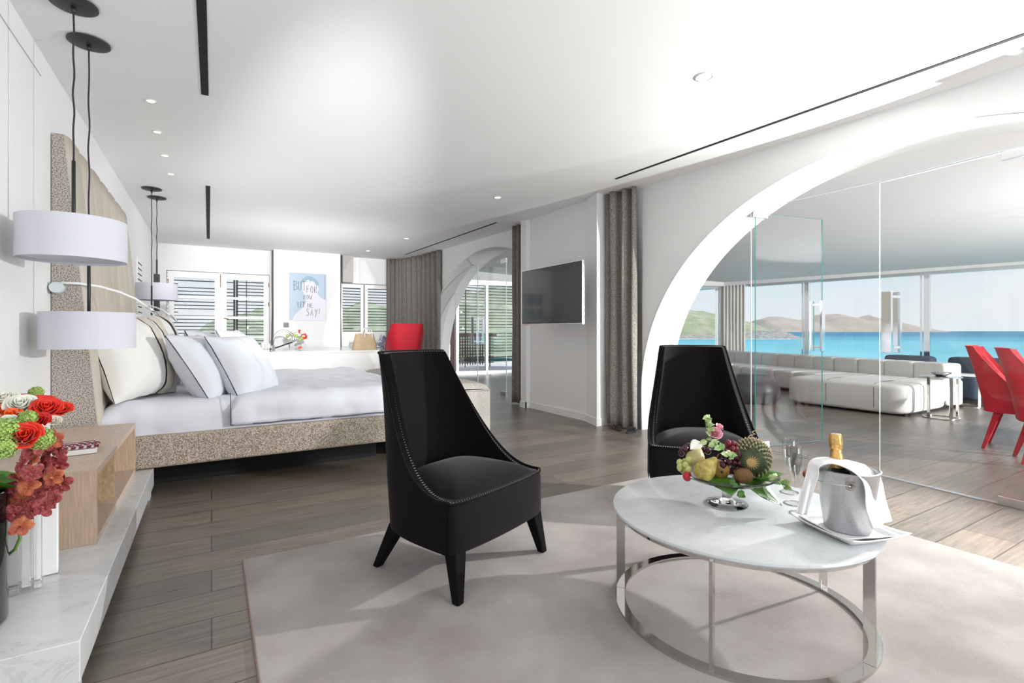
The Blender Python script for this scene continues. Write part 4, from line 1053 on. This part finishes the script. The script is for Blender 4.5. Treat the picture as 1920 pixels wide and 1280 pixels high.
for k, (a, b) in enumerate(zip(SB, SB[1:])):
    A, B = Vector((*a, 0)), Vector((*b, 0)); d = (B-A).normalized(); ang = math.atan2(d.y, d.x); Lg = (B-A).length; nrm = Vector((-d.y, d.x, 0))
    for q in range(2):
        c = A+d*(Lg*(q+.5)/2)
        for r_ in range(2):
            cc = c+d*(Lg/4*(r_-.5)*1.0)
            cushion('back_cushion', (cc-nrm*(-.0)+Vector((0, 0, .50))), (Lg/4*1.0, .36, .34), ang, t)
            cushion('seat_cushion', (cc+nrm*.58+Vector((0, 0, .26))), (Lg/4*1.01, .95, .34), ang, t)
    MB_ = MB(); seg_box(MB_, (a[0]+.06, a[1]), (b[0]+.06, b[1]), .04, .42, .34); MB_.build('base', 'leather', t, bevel=.04, smooth=True)
cushion('chaise', (8.55, 3.87, .225), (1.40, 1.64, .42), 0, t)
mb = MB()
for yy in (3.42, 4.05): mb.tube([(7.853, yy, .10), (7.848, yy, .36), (7.90, yy, .425), (8.1, yy, .437), (9.2, yy, .437)], .006, 5)
mb.build('seams', 'leatherseam', t)
MB().box((7.98, 3.10, .0), (9.3, 4.5, .05)).build('plinth', 'slot', t)
t = thing('pouf', 'round faceted charcoal leather pouf beside the pale sofa', 'pouf', (7.52, 4.98, 0))
MB().lathe([(.0001, .0), (.30, .0), (.385, .14), (.375, .24), (.27, .44), (.25, .455), (.0001, .46)], 14).build('body', 'pouf', t, bevel=.03, smooth=True)
def side_table(x, y, r, h, label, bowl=False, dark=False, grp=None):
    t = thing('side_table', label, 'side table', (x, y, 0)); m_ = 'chrome'
    MB().lathe([(.0001, h-.012), (r, h-.012), (r, h), (.0001, h)], 40).build('tabletop', 'alu' if not dark else 'card', t, smooth=True, ang=40)
    MB().lathe([(r*.9-.02, 0), (r*.9, 0), (r*.9, .015), (r*.9-.02, .015), (r*.9-.02, 0)], 40).build('base_ring', m_, t, smooth=True, ang=40)
    for a in (160, 230, 320): MB().box((r*.86, -.018, .01), (r*.86+.012, .018, h-.012), mtx=Matrix.Rotation(R(a), 4, 'Z')).build('leg', m_, t)
    return t
side_table(8.28, 2.82, .22, .55, 'round chrome side table with a bowl at the sofa end')
t = thing('bowl', 'shallow grey glass bowl on the round chrome side table', 'bowl', (8.28, 2.82, .551))
MB().lathe([(.0001, 0), (.05, 0), (.11, .04), (.115, .055), (.10, .05), (.045, .012), (.0001, .01)], 28).build('body', 'chrome', t, smooth=True)
side_table(9.95, 3.05, .25, .48, 'dark framed side table behind the right end of the sofa', dark=True)
side_table(8.35, 6.3, .28, .52, 'white-topped side table behind the charcoal pouf', dark=True)
for i, (x, y, lab) in enumerate(((10.7, 4.3, 'blue-grey armchair behind the sofa back'), (10.75, 3.35, 'blue-grey armchair at the right end behind the sofa'))):
    t = thing('armchair', lab, 'armchair', (x, y, 0), R(-10)); cushion('seat', (0, 0, .24), (.8, .8, .4), 0, t, mt='bluegrey'); cushion('backrest', (.38, 0, .44), (.2, .8, .52), 0, t, mt='bluegrey')
# sandals at the curtain hem
for i, (x, y, a, lab) in enumerate(((4.055, 4.42, 70, 'black sandal leaning at the curtain hem nearest the column'), (4.10, 4.22, 20, 'black sandal lying under the curtain further from the column'))):
    t = thing('sandal', lab, 'sandal', (x, y, .001), R(a))
    so = [(.13*math.cos(2*PI*k/24)*1.0, (.042+.008*math.cos(2*PI*k/24))*math.sin(2*PI*k/24)) for k in range(24)]
    MB().prism(so, 0, .018).build('sole', 'rubber', t, bevel=.003); MB().tube([(-.01, -.045, .015), (.03, -.03, .05), (.07, 0, .03), (.03, .03, .05), (-.01, .045, .015)], .007, 6).build('strap', 'rubber', t, smooth=True)

# ------------------------------------------------------------------ fruit stand
FC = (1.865, 1.36)
t = thing('fruit_stand', 'clear glass footed stand piled with fruit on the marble table', 'cake stand', (FC[0], FC[1], TZ))
MB().lathe([(.0001, .004), (.080, .0), (.083, .006), (.05, .012), (.028, .018), (.020, .03), (.018, .085), (.022, .10), (.05, .108), (.0001, .108)], 48).build('foot', M['solidglass'], t, smooth=True)
MB().lathe([(.0001, .106), (.10, .106), (.175, .118), (.198, .135), (.200, .138), (.196, .139), (.172, .124), (.10, .112), (.0001, .112)], 64).build('plate', M['solidglass'], t, smooth=True)
PZ = TZ+.112
def FP(a, b, h): return fr(FC, a, b, PZ+h)
def lathe_obj(name, label, cat, c, prof, mt, ax, n=24, group=None, wob=0):
    mtx = Vector((0, 0, 1)).rotation_difference(Vector(ax).normalized()).to_matrix().to_4x4()
    t = thing(name, label, cat, c, group=group); MB().lathe(prof, n, mtx=mtx).build('flesh', mt, t, smooth=True); return t, mtx
PEAR = [(.0001, 0), (.018, .001), (.032, .010), (.040, .028), (.0405, .045), (.036, .062), (.027, .078), (.019, .092), (.013, .104), (.008, .111), (.0001, .114)]
def cam3(a, b, c): return RV*a+FV*b+Vector((0, 0, c))
for lab, c, ax, mt, sc in (('speckled green pear lying in front on the glass stand', (-.155, -.085, .022), (.60, .05, .62), 'pear', 1.0), ('pale green pear behind the speckled pear', (-.145, -.01, .05), (.35, .5, .6), 'pear2', .95)):
    p_ = FP(*c); tt, mtx = lathe_obj('pear', lab, 'pear', p_, [(r_*sc, z_*sc) for r_, z_ in PEAR], mt, cam3(*ax))
    e0 = mtx @ Vector((0, 0, .112*sc)); e1 = mtx @ Vector((0, .004, .132*sc)); MB().tube([e0, e1], .0018, 6).build('stalk', 'tan', tt)
tt, mtx = lathe_obj('pear', 'round russet brown pear with its dark base facing forward', 'pear', FP(-.04, -.045, .035), [(r_*.98, z_*.7) for r_, z_ in PEAR], 'pearb', cam3(.1, .9, .15))
MB().sphere(mtx @ Vector((0, 0, .001)), .006, 8, (1, 1, 1)).build('calyx', 'black', tt)
t = thing('kiwi', 'brown kiwi at the front of the fruit stand', 'kiwi', FP(.035, -.075, .028), -R(24)); MB().sphere((0, 0, 0), .031, 24, (1.28, .98, 1.0)).build('flesh', 'kiwi', t, smooth=True)
t = thing('strawberry', 'red strawberry tucked beside the speckled pear', 'strawberry', FP(-.185, -.05, .02)); MB().sphere((0, 0, 0), .018, 14, (1, 1, 1.2)).build('flesh', 'straw', t, smooth=True)
def grapes(label, spots, r, mt, seed):
    t = thing('grape_bunch', label, 'grapes', FP(*spots[0])); rn = random.Random(seed); o0 = Vector(FP(*spots[0]))
    MB().tube([Vector(FP(*s_))-o0 for s_ in spots[:3]], .002, 5).build('stalk', 'stem', t)
    for s_ in spots:
        MB().sphere((0, 0, 0), r*rn.uniform(.9, 1.08), 12, (1, 1, 1.12)).build('grape', mt, t, smooth=True, loc=Vector(FP(*s_))-o0)
rn = random.Random(3)
def cluster(c, s_, n): return [(c[0]+rn.uniform(-s_[0], s_[0]), c[1]+rn.uniform(-s_[1], s_[1]), c[2]+rn.uniform(-s_[2], s_[2])) for _ in range(n)]
grapes('bunch of green grapes at the left rim of the fruit stand', [(-.185, -.03, .06), (-.165, -.01, .075), (-.20, -.01, .045), (-.178, -.045, .045), (-.195, .01, .06), (-.17, .02, .06), (-.18, -.01, .035)], .0145, 'greeng', 1)
grapes('bunch of dark red grapes behind the pears', [(-.165+.016*i, .03+.012*(i % 3), .112+.010*math.sin(i*1.7)) for i in range(7)]+cluster((-.12, .05, .095), (.05, .03, .02), 12), .0135, 'darkg', 2)
grapes('bunch of black grapes in the centre of the fruit stand', cluster((.005, -.02, .07), (.042, .03, .038), 26), .0135, 'darkg', 3)
grapes('bunch of bright red grapes beside the pineapple top', [(.005, .0, .145), (.03, .01, .14), (.018, -.012, .122), (.04, -.005, .118), (.048, .015, .128), (.025, .02, .12), (.01, .015, .13), (.035, -.02, .10), (.018, -.02, .098), (.0, -.012, .11)], .0145, 'redg', 4)
# pineapple lying with its cut base to the viewer
t = thing('pineapple', 'small spiky pineapple lying with its cut base forward', 'pineapple', FP(.075, -.055, .078))
ax = cam3(.42, .80, .06).normalized(); mtx = Vector((0, 0, 1)).rotation_difference(ax).to_matrix().to_4x4()
def pr_(z): u_ = z/.155; return .072*math.sin(PI*min(1, max(0, .17+.72*u_)))**.55
MB().lathe([(.0001, 0)]+[(pr_(z)*.97, z) for z in [i*.155/14 for i in range(15)]]+[(.0001, .158)], 32, mtx=mtx).build('body', 'pinker', t, smooth=True)
mb = MB(); mk = MB()
for i in range(230):
    u_ = (i+.5)/230; z = .155*u_; th = i*2.399963; r_ = pr_(z); c = Vector((r_*math.cos(th), r_*math.sin(th), z)); nn = Vector((math.cos(th), math.sin(th), (.5-u_)*-.9)).normalized(); tg = Vector((-math.sin(th), math.cos(th), 0)); up = nn.cross(tg)
    s_ = .0078
    mk.add([mtx @ (c+tg*s_), mtx @ (c+up*s_), mtx @ (c-tg*s_), mtx @ (c-up*s_), mtx @ (c+nn*.0085)], [(0, 1, 4), (1, 2, 4), (2, 3, 4), (3, 0, 4)])
    tip = c+nn*.014+up*.007
    mb.add([mtx @ (c+tg*.0042+nn*.005), mtx @ (c-tg*.0042+nn*.005), mtx @ tip, mtx @ (c+nn*.002-up*.004)], [(0, 1, 2), (0, 3, 1), (0, 2, 3), (1, 3, 2)])
o = mk.build('scales', 'pinker', t); o['kind'] = 'stuff'; o = mb.build('spines', 'pinespine', t); o['kind'] = 'stuff'
mb = MB(); mb.lathe([(.0001, -.004), (.016, -.004), (.019, .002)], 18, mtx=mtx)
for i in range(18):
    a = 2*PI*i/18; c = Vector((.018*math.cos(a), .018*math.sin(a), -.001)); q = Vector((.034*math.cos(a+.1), .034*math.sin(a+.1), -.002)); mb.add([mtx @ (c+Vector((0, 0, .004))), mtx @ c+Vector((0, 0, .003)), mtx @ q, mtx @ (c-Vector((math.sin(a), -math.cos(a), 0))*.004)], [(0, 1, 2), (0, 2, 3), (1, 3, 2)])
mb.build('cut_base', 'pinecut', t)

def leaf_mesh(mb, base, tip, width, nrm, droop=.02, n=8, curl=.15, lob=0, mi=0, rnd=False):
    base, tip = Vector(base), Vector(tip); d = tip-base; L_ = d.length; d.normalize(); s_ = d.cross(Vector(nrm)).normalized(); up = s_.cross(d)
    rows = []
    for i in range(n+1):
        u_ = i/n; wv = width*((math.sin(PI*min(1, u_*.97+.02)**.75))*(1+lob*math.sin(u_*14)) if not rnd else max(.05, math.sqrt(max(0, 1-(2*u_-1.12)**2)) if u_ < .99 else .35)*(.55+.45*u_)); c = base+d*L_*u_-up*droop*u_*u_+up*0
        rows.append([c-s_*wv/2+up*wv*curl, c-s_*wv/4+up*wv*curl*.3, c, c+s_*wv/4+up*wv*curl*.3, c+s_*wv/2+up*wv*curl])
    vs = [v for r_ in rows for v in r_]; mb.add(vs, [(i*5+j, (i+1)*5+j, (i+1)*5+j+1, i*5+j+1) for i in range(n) for j in range(4)], mi)
def leaf_thing(name, label, specs, mt, cat='leaf', solid=.0008):
    p0 = Vector(specs[0][0]); t = thing(name, label, cat, p0)
    for s_ in specs:
        mb = MB(); leaf_mesh(mb, Vector(s_[0])-p0, Vector(s_[1])-p0, *s_[2:]); mb.build('leaf', mt, t, smooth=True, solid=solid, flip=True)
    return t
leaf_thing('broad_leaf', 'large glossy green leaf hanging over the right front rim of the stand', [(FP(.035, -.06, .012), FP(.165, -.125, -.075), .135, (0, -.4, 1), .0, 10, .10, .05)], 'leaf')
leaf_thing('broad_leaf', 'broad green leaf tip folded over the front rim between pears', [(FP(-.04, -.02, .010), FP(-.05, -.165, -.022), .12, (0, 0, 1), .0, 8, .05, .04)], 'leaf')
leaf_thing('broad_leaf', 'green leaf sticking out under the pineapple at the right rim', [(FP(.08, -.02, .01), FP(.215, -.05, .03), .08, (0, -.3, 1), .0, 8, .1, .04), (FP(.10, -.04, .01), FP(.20, -.07, -.01), .06, (0, -.3, 1), .0, 8, .1, .04)], 'leaf')
def sprig(label, pts, size, seed, mt='ivy', n=8, dirs=None):
    rn = random.Random(seed); p0 = Vector(pts[0]); t = thing('ivy_sprig', label, 'ivy', p0); P_ = [Vector(q)-p0 for q in pts]
    MB().tube(P_, .0012, 5).build('stem', 'stem', t)
    for i in range(n):
        k = (i+.5)/n*(len(P_)-1); a = P_[int(k)].lerp(P_[min(int(k)+1, len(P_)-1)], k % 1)
        v = Vector((rn.uniform(-1, 1), rn.uniform(-1, 1), rn.uniform(-.5, .6))).normalized()-FV*.3
        mb = MB(); leaf_mesh(mb, a, a+v*size*rn.uniform(.8, 1.2), size*.75, (rn.uniform(-.6, .6)-FV.x, rn.uniform(-.6, .6)-FV.y, .5), .003, 5, .12, .12); mb.build('leaf', mt, t, smooth=True, solid=.0005, flip=True)
sprig('variegated ivy sprig standing tallest above the fruit', [FP(-.08, .0, .16), FP(-.085, .0, .20), FP(-.095, -.005, .245), FP(-.08, -.01, .26)], .030, 4, n=9)
sprig('variegated ivy tumbling over the grapes in the middle', [FP(-.10, -.02, .16), FP(-.06, -.05, .15), FP(-.03, -.06, .12), FP(-.01, -.06, .10)], .034, 8, n=10)
sprig('ivy tendril hanging below the front rim of the stand', [FP(-.02, -.10, .01), FP(.0, -.14, -.01), FP(.01, -.15, -.035)], .034, 12, mt='leaf', n=5)
sprig('pale ivy at the right rim of the stand', [FP(.13, -.06, .02), FP(.18, -.08, .01), FP(.195, -.09, -.02)], .035, 15, n=5)

def rose(name, label, c, r, mt, ax=(0, 0, 1), seed=0, group=None, cat='rose', petals=16):
    rn = random.Random(seed); t = thing(name, label, cat, c, group=group); q = Vector((0, 0, 1)).rotation_difference(Vector(ax).normalized()).to_matrix()
    mb = MB()
    for k in range(petals):
        ring = k/petals; a0 = k*2.4+rn.uniform(-.2, .2); rad = r*(.10+.62*ring); h = r*(.95-.45*ring**1.5); wd = .85-.1*ring; op = .15+.95*ring**1.4
        def pf(u, v):
            a = a0+(u-.5)*2*wd*(1.25-.25*ring); bulge = rad*(.45+.75*math.sin(v*PI*.55)); rr = bulge+r*.42*op*v*v*v+.02*r*math.sin(u*11+k)*v
            z = -r*.5*(1-v)+h*v*(1-.22*abs(2*u-1)**2.2)-r*.5*op*max(0, v-.72)
            return q @ Vector((rr*math.cos(a), rr*math.sin(a), z))
        mb.grid(pf, 7, 6)
    o = mb.build('petals', mt, t, smooth=True, solid=r*.018, flip=True); return t
rose('pink_rose', 'pink rose half hidden among the ivy on the fruit', FP(-.052, .0, .185), .026, 'rosep', cam3(-.2, -.8, .6), 2)
rose('pink_rose', 'small pink rose bud above the red grapes', FP(-.03, .01, .21), .017, 'rosep', cam3(.2, -.5, .8), 4, petals=8)
leaf_thing('white_petal', 'large white petal lying over the dark grapes', [(FP(-.115, -.01, .15), FP(-.165, -.03, .125), .05, (-.3, -.6, 1), 0, 6, .2, 0)], 'rosew', cat='petal')
t = thing('curled_stalk', 'pale curled dried stalk behind the pineapple', 'stalk', FP(.075, .02, .13))
MB().tube([Vector((.012*math.sin(i*1.4), .008*math.cos(i*1.4), .0045*i))+RV*.004*i for i in range(18)], .0016, 5).build('stem', 'pinespine', t, smooth=True)

# ------------------------------------------------------------------ flutes
def flute(x, y, label, k=1.0):
    t = thing('champagne_flute', label, 'champagne flute', (x, y, TZ), 0, 'champagne flutes')
    MB().lathe([(.0001, .003), (.034, .0), (.036, .002), (.02, .006), (.006, .014), (.0036, .03), (.0034, .095), (.006, .105), (.018, .125), (.0295, .165), (.0315, .195), (.029, .235), (.0275, .248), (.0268, .248), (.0285, .233), (.0305, .195), (.0285, .166), (.017, .128), (.0001, .110)], 40).build('bowl_and_stem', M['flute'], t, smooth=True)
    MB().lathe([(.034, .0), (.038, .0), (.039, .002), (.035, .003), (.034, 0)], 36).build('foot_rim', 'chrome', t, smooth=True)
    return t
M['flute'] = m_glass('flute_glass', (.985, .99, .99), 1.6)
flute(2.245, 1.315, 'farthest of the three empty champagne flutes'); flute(2.115, 1.22, 'middle one of the three empty champagne flutes'); flute(2.02, 1.14, 'nearest champagne flute beside the brown bucket grip')

# ------------------------------------------------------------------ tray, bucket, bottle, napkins
BC = (1.985, .950)
t = thing('tray', 'square white porcelain tray with raised corners under the ice bucket', 'tray', (BC[0], BC[1], TZ), R(73.5))
def trf(u, v):
    a, b = 2*u-1, 2*v-1; e_ = max(abs(a), abs(b)); rimh = .022*smooth((e_-.72)/.28)+.010*(abs(a)*abs(b))**3; s_ = .135
    return Vector((a*s_, b*s_*.93, .002+rimh))
MB().grid(trf, 24, 24).build('body', 'porcelain', t, smooth=True, solid=.004, flip=True)
t = thing('folded_napkin', 'flat folded white napkin lining the tray under the bucket', 'napkin', (BC[0], BC[1], TZ+.008), R(66))
def npf(u, v): a, b = 2*u-1, 2*v-1; return Vector((a*.112, b*.108, .002*noise.noise(Vector((a*3, b*3, 1)))+.014*smooth((max(abs(a), abs(b))-.8)/.2)+.002))
MB().grid(npf, 20, 20).build('cloth', 'napkin', t, smooth=True, solid=.003, flip=True)
BZ = TZ+.0135
t = thing('ice_bucket', 'frosted steel ice bucket with round lug handles on the tray', 'ice bucket', (BC[0], BC[1], BZ))
MB().lathe([(.0001, 0), (.070, 0), (.074, .004), (.098, .205), (.103, .211), (.103, .217), (.099, .219), (.095, .213), (.071, .01), (.0001, .008)], 64).build('body', 'steel', t, smooth=True, ang=50)
lug = (-FV*.085-RV*.046); lm = Matrix.Translation(lug+Vector((0, 0, .180))) @ Vector((0, 0, 1)).rotation_difference(lug.normalized()).to_matrix().to_4x4()
MB().lathe([(.0001, .008), (.011, .008), (.0115, .011), (.016, .011), (.0165, .008), (.0165, -.004), (.0001, -.004)], 28, mtx=lm).build('lug', 'chrome', t, smooth=True, ang=40)
lm2 = Matrix.Translation(-lug+Vector((0, 0, .180))) @ Vector((0, 0, 1)).rotation_difference((-lug).normalized()).to_matrix().to_4x4()
MB().lathe([(.0001, .008), (.0165, .008), (.0165, -.004), (.0001, -.004)], 24, mtx=lm2).build('lug', 'chrome', t, smooth=True, ang=40)
LP_ = (-RV*.885+FV*.468)*.130
def bail(a): return lug*1.13*math.cos(a)+LP_*math.sin(a)+Vector((0, 0, .180-.002*math.sin(a)))
MB().tube([bail(PI*i/20) for i in range(21)], .0022, 8).build('bail_handle', 'chrome', t, smooth=True)
gp = [bail(PI*(.36+.035*i)) for i in range(9)]
MB().tube(gp, [.007, .0105, .011, .011, .011, .011, .011, .0105, .007], 12).build('grip', 'tan', t, smooth=True)
# monogram on the lug
mb = MB()
for st in ([(-.005, -.006), (-.005, .006), (0, .005), (0, .001), (-.005, 0)], [(.001, -.006), (.001, .006)], [(.001, 0), (.006, 0)], [(.006, -.006), (.006, .006)]):
    mb.tube([lm @ Vector((a, b, .0095)) for a, b in st], .0008, 4)
mb.build('monogram', 'black', t)
t = thing('champagne_bottle', 'gold-foiled champagne bottle standing in the ice bucket', 'bottle', (BC[0]+.012, BC[1]+.03, BZ+.011), rot=(R(-3), R(0), 0))
MB().lathe([(.0001, 0), (.044, 0), (.045, .01), (.045, .155), (.038, .185), (.026, .20)], 32).build('glass_body', 'bottle', t, smooth=True)
fo = [(.0265, .19), (.021, .235), (.0185, .262), (.0185, .268), (.0215, .272), (.022, .30), (.0205, .316), (.018, .322), (.0001, .323)]
mb = MB(); vs = []
n = 40
for r_, z_ in fo:
    for k in range(n): w_ = 1+(.05*math.sin(k*PI*2*9/n)*smooth((z_-.262)/.02)) if z_ < .315 else 1; vs.append((r_*w_*math.cos(2*PI*k/n), r_*w_*math.sin(2*PI*k/n), z_))
mb.add(vs, [(i*n+k, i*n+(k+1) % n, (i+1)*n+(k+1) % n, (i+1)*n+k) for i in range(len(fo)-1) for k in range(n)]); mb.build('foil', 'gold', t, smooth=True, ang=60)
MB().lathe([(.0001, .3235), (.0155, .3235), (.0165, .3215)], 24).build('cap', 'alu', t)
# draped napkin: rows of (back point, front point) along its length
ZC_ = FV.x*BC[0]+FV.y*BC[1]; XC_ = RV.x*BC[0]+RV.y*BC[1]
def nk(px, py, b): z = ZC_+b; return ((px-960)/f945*z-XC_, b, 1.15-(py-620)/f945*z-BZ)
A_ = [nk(*q) for q in ((1493, 963, -.02), (1503, 920, -.02), (1512, 885, 0), (1520, 863, .03), (1548, 857, .06), (1600, 865, .06), (1640, 880, .03), (1653, 902, 0), (1660, 935, -.03), (1672, 975, -.05))]
B_ = [nk(*q) for q in ((1512, 966, -.02), (1524, 925, -.03), (1534, 893, -.045), (1537, 875, -.05), (1560, 869, -.06), (1592, 880, -.09), (1614, 897, -.108), (1622, 918, -.12), (1624, 955, -.125), (1637, 992, -.13))]
def catm(P_, u):
    k = u*(len(P_)-1); i = min(int(k), len(P_)-2); f_ = k-i; g = lambda j: Vector(P_[max(0, min(len(P_)-1, j))])
    a, b, c, d_ = g(i-1), g(i), g(i+1), g(i+2); return .5*((2*b)+(c-a)*f_+(2*a-5*b+4*c-d_)*f_*f_+(3*b-a-3*c+d_)*f_**3)
def ndf(u, v):
    a = catm(A_, u); b = catm(B_, u); c = a.lerp(b, v); hang = smooth((abs(u-.45)-.2)/.2)
    w_ = .007*math.sin(v*PI*3+u*4)*hang+.002*noise.noise(Vector((u*9, v*4, 2)))
    return RV*(c.x+w_*.6)+FV*(c.y+w_)+Vector((0, 0, c.z+.003*math.sin(v*PI)*(1-hang)))
t = thing('draped_napkin', 'white cloth napkin draped over the rim of the ice bucket', 'napkin', (BC[0], BC[1], BZ))
MB().grid(ndf, 60, 16).build('cloth', 'napkin', t, smooth=True, solid=.0025, flip=True)

# ------------------------------------------------------------------ flowers in the left foreground
VX, VY = -.705, 2.265; VZ = .2055
t = thing('black_vase', 'tall black glass vase cut off by the left edge of the photo', 'vase', (VX, VY, VZ))
MB().lathe([(.0001, 0), (.125, 0), (.13, .006), (.13, .42), (.122, .42), (.12, .02), (.0001, .012)], 56).build('body', 'blackglass', t, smooth=True, ang=50)
t = thing('clear_vase', 'clear glass vase with rectangular blocks on the marble bench', 'vase', (-.60, 2.50, VZ), R(15))
mb = MB(); mb.box((-.045, -.04, 0), (-.005, .04, .34)).box((.002, -.045, .02), (.028, .03, .36)).box((.034, -.03, .0), (.058, .045, .30)); mb.build('block_body', M['solidglass'], t, bevel=.003)
MB().box((-.06, -.05, -.0), (.07, .055, .008)).build('base_plate', M['tableglass'], t)
t = thing('white_panel_vase', 'slim white ceramic vase behind the orchids', 'vase', (-.60, 2.60, VZ), R(10)); MB().box((-.075, -.02, 0), (.085, .05, .37)).build('body', 'porcelain', t, bevel=.006)
BCX = Vector((VX, VY, .66))
def blp(px, py, z):
    X_ = (px-960)/f945*z; v = FV*z+RV*X_; return Vector((v.x, v.y, 1.15-(py-620)/f945*z))
def outw(p): return (p-(BCX-Vector((0, 0, .08)))).normalized()
fl = [('rose', 78, 760, 1.66, .037, 'red rose facing up at the top of the bouquet'), ('rosed', 42, 755, 1.72, .036, 'red rose at the back left of the bouquet'), ('rose', 88, 768, 1.60, .038, 'large open red rose right of the white rose'), ('rose', 112, 770, 1.70, .034, 'red rose at the far right of the bouquet'),
      ('rosed', 70, 792, 1.54, .032, 'small red rose under the white rose'), ('rose', 46, 820, 1.46, .042, 'biggest red rose at the lower front of the bouquet'), ('rosew', 40, 762, 1.58, .038, 'white rose in the middle of the bouquet'), ('rosew', 10, 752, 1.64, .036, 'white rose at the left edge of the photo'),
      ('roseo', 22, 780, 1.54, .026, 'orange bloom between the white rose and green flowers'), ('roseo', 5, 772, 1.58, .024, 'orange-red bloom at the left edge of the photo'), ('rosew', 100, 790, 1.62, .020, 'small white bud below the far right rose'), ('rosew', 66, 806, 1.50, .020, 'small white bud above the front green flower'), ('rosew', 14, 792, 1.50, .024, 'white bloom above the left green flower'),
      ('rose', -20, 765, 1.62, .04, 'red rose mostly outside the left edge of the photo')]
for i, (m_, px, py, z, r_, lab) in enumerate(fl):
    p = blp(px, py, z); ax = outw(p)*.8+Vector((0, 0, .35))-FV*.7+RV*.1
    rose('rose', lab, p, r_*.92, m_, ax, 20+i, group=None, petals=18 if r_ > .03 else 9)
def viburnum(label, p, r_, seed):
    rn = random.Random(seed); t = thing('viburnum', label, 'green flower', p); mb = MB(); mc = MB()
    K = int(90+r_*5000)
    for i in range(K):
        z = 1-2*(i+.5)/K; a = i*2.39996; n_ = Vector((math.sqrt(1-z*z)*math.cos(a), math.sqrt(1-z*z)*math.sin(a), z)); q = n_*r_*rn.uniform(.84, 1.12)
        s_ = .0052; tg = n_.orthogonal().normalized(); bt = n_.cross(tg); ph = rn.uniform(0, 6)
        ring = [q+(tg*math.cos(ph+k*PI/5)+bt*math.sin(ph+k*PI/5))*s_*(1.15 if k % 2 == 0 else .55)+n_*s_*(.55 if k % 2 == 0 else .1) for k in range(10)]
        mb.add([q-n_*s_*.3]+ring, [(0, k+1, (k+1) % 10+1) for k in range(10)])
    mc.sphere((0, 0, 0), r_*.84, 14); mc.build('core', 'vibcore', t, smooth=True); o = mb.build('florets', 'vib', t, flip=True); o['kind'] = 'stuff'
for i, (px, py, z, r_, lab) in enumerate(((10, 808, 1.44, .034, 'round green viburnum bloom at the left edge of the photo'), (6, 838, 1.42, .030, 'lower green viburnum bloom against the black vase'), (76, 822, 1.50, .030, 'green viburnum bloom between the front rose and the orchids'), (52, 785, 1.52, .022, 'small green viburnum bloom under the white rose'), (68, 736, 1.74, .018, 'green bloom peeking above the back roses'))):
    viburnum(lab, blp(px, py, z), r_, i)
t = thing('foliage', 'dark green leaves filling the bouquet over the black vase', 'leaves', BCX)
rn = random.Random(11); mb = MB()
for i in range(46):
    a = rn.uniform(0, 2*PI); e_ = rn.uniform(-.5, 1.2); v = Vector((math.cos(a)*math.cos(e_), math.sin(a)*math.cos(e_), math.sin(e_)*.75)); leaf_mesh(mb, v*.05, v*rn.uniform(.12, .165), .045, (rn.uniform(-1, 1), rn.uniform(-1, 1), 1), .01, 5, .1)
mb.sphere((0, 0, -.01), .085, 16, (1, 1, .9)); o = mb.build('leaves', 'leaf', t, smooth=True, flip=True); o['kind'] = 'stuff'
# orchid spray hanging right of the bouquet
t = thing('orchid_spray', 'hanging spray of speckled burgundy and orange orchids', 'orchid', blp(100, 812, 1.72)); o0 = Vector(t.location)
line = [blp(100, 812, 1.72), blp(92, 850, 1.70), blp(72, 900, 1.69), blp(45, 950, 1.69), blp(34, 985, 1.69), blp(38, 1008, 1.69), blp(28, 1030, 1.70), blp(15, 1040, 1.70)]
MB().tube([q-o0 for q in line], .005, 8).build('stem', 'stem', t, smooth=True)
rn = random.Random(21)
spots = [(100, 825), (78, 832), (112, 842), (92, 850), (68, 858), (110, 868), (86, 872), (60, 885), (102, 892), (45, 868), (76, 902), (96, 915), (54, 912), (34, 900), (70, 930), (104, 935), (42, 935), (84, 948), (60, 955), (30, 962), (42, 985), (28, 925), (62, 842), (118, 905), (84, 888)]
for k, (px, py) in enumerate(spots):
    c = blp(px, py, 1.66+rn.uniform(-.03, .05))-o0; ax = (-FV+RV*rn.uniform(-.5, .9)+Vector((0, 0, rn.uniform(-.3, .5)))).normalized(); tg = ax.orthogonal().normalized(); bt = ax.cross(tg); mb = MB(); ph = rn.uniform(0, 6)
    for j in range(5):
        a = ph+2*PI*j/5; d_ = tg*math.cos(a)+bt*math.sin(a); leaf_mesh(mb, c-d_*.002, c+d_*(.034 if j % 2 else .028)+ax*.010, .034, ax, .010, 7, .25, rnd=True)
    leaf_mesh(mb, c+ax*.002, c+ax*.022, .014, tg, 0, 4, .3)
    mb.build('blossom', 'orchid' if k % 4 else 'orchid2', t, smooth=True, solid=.0012, flip=True)
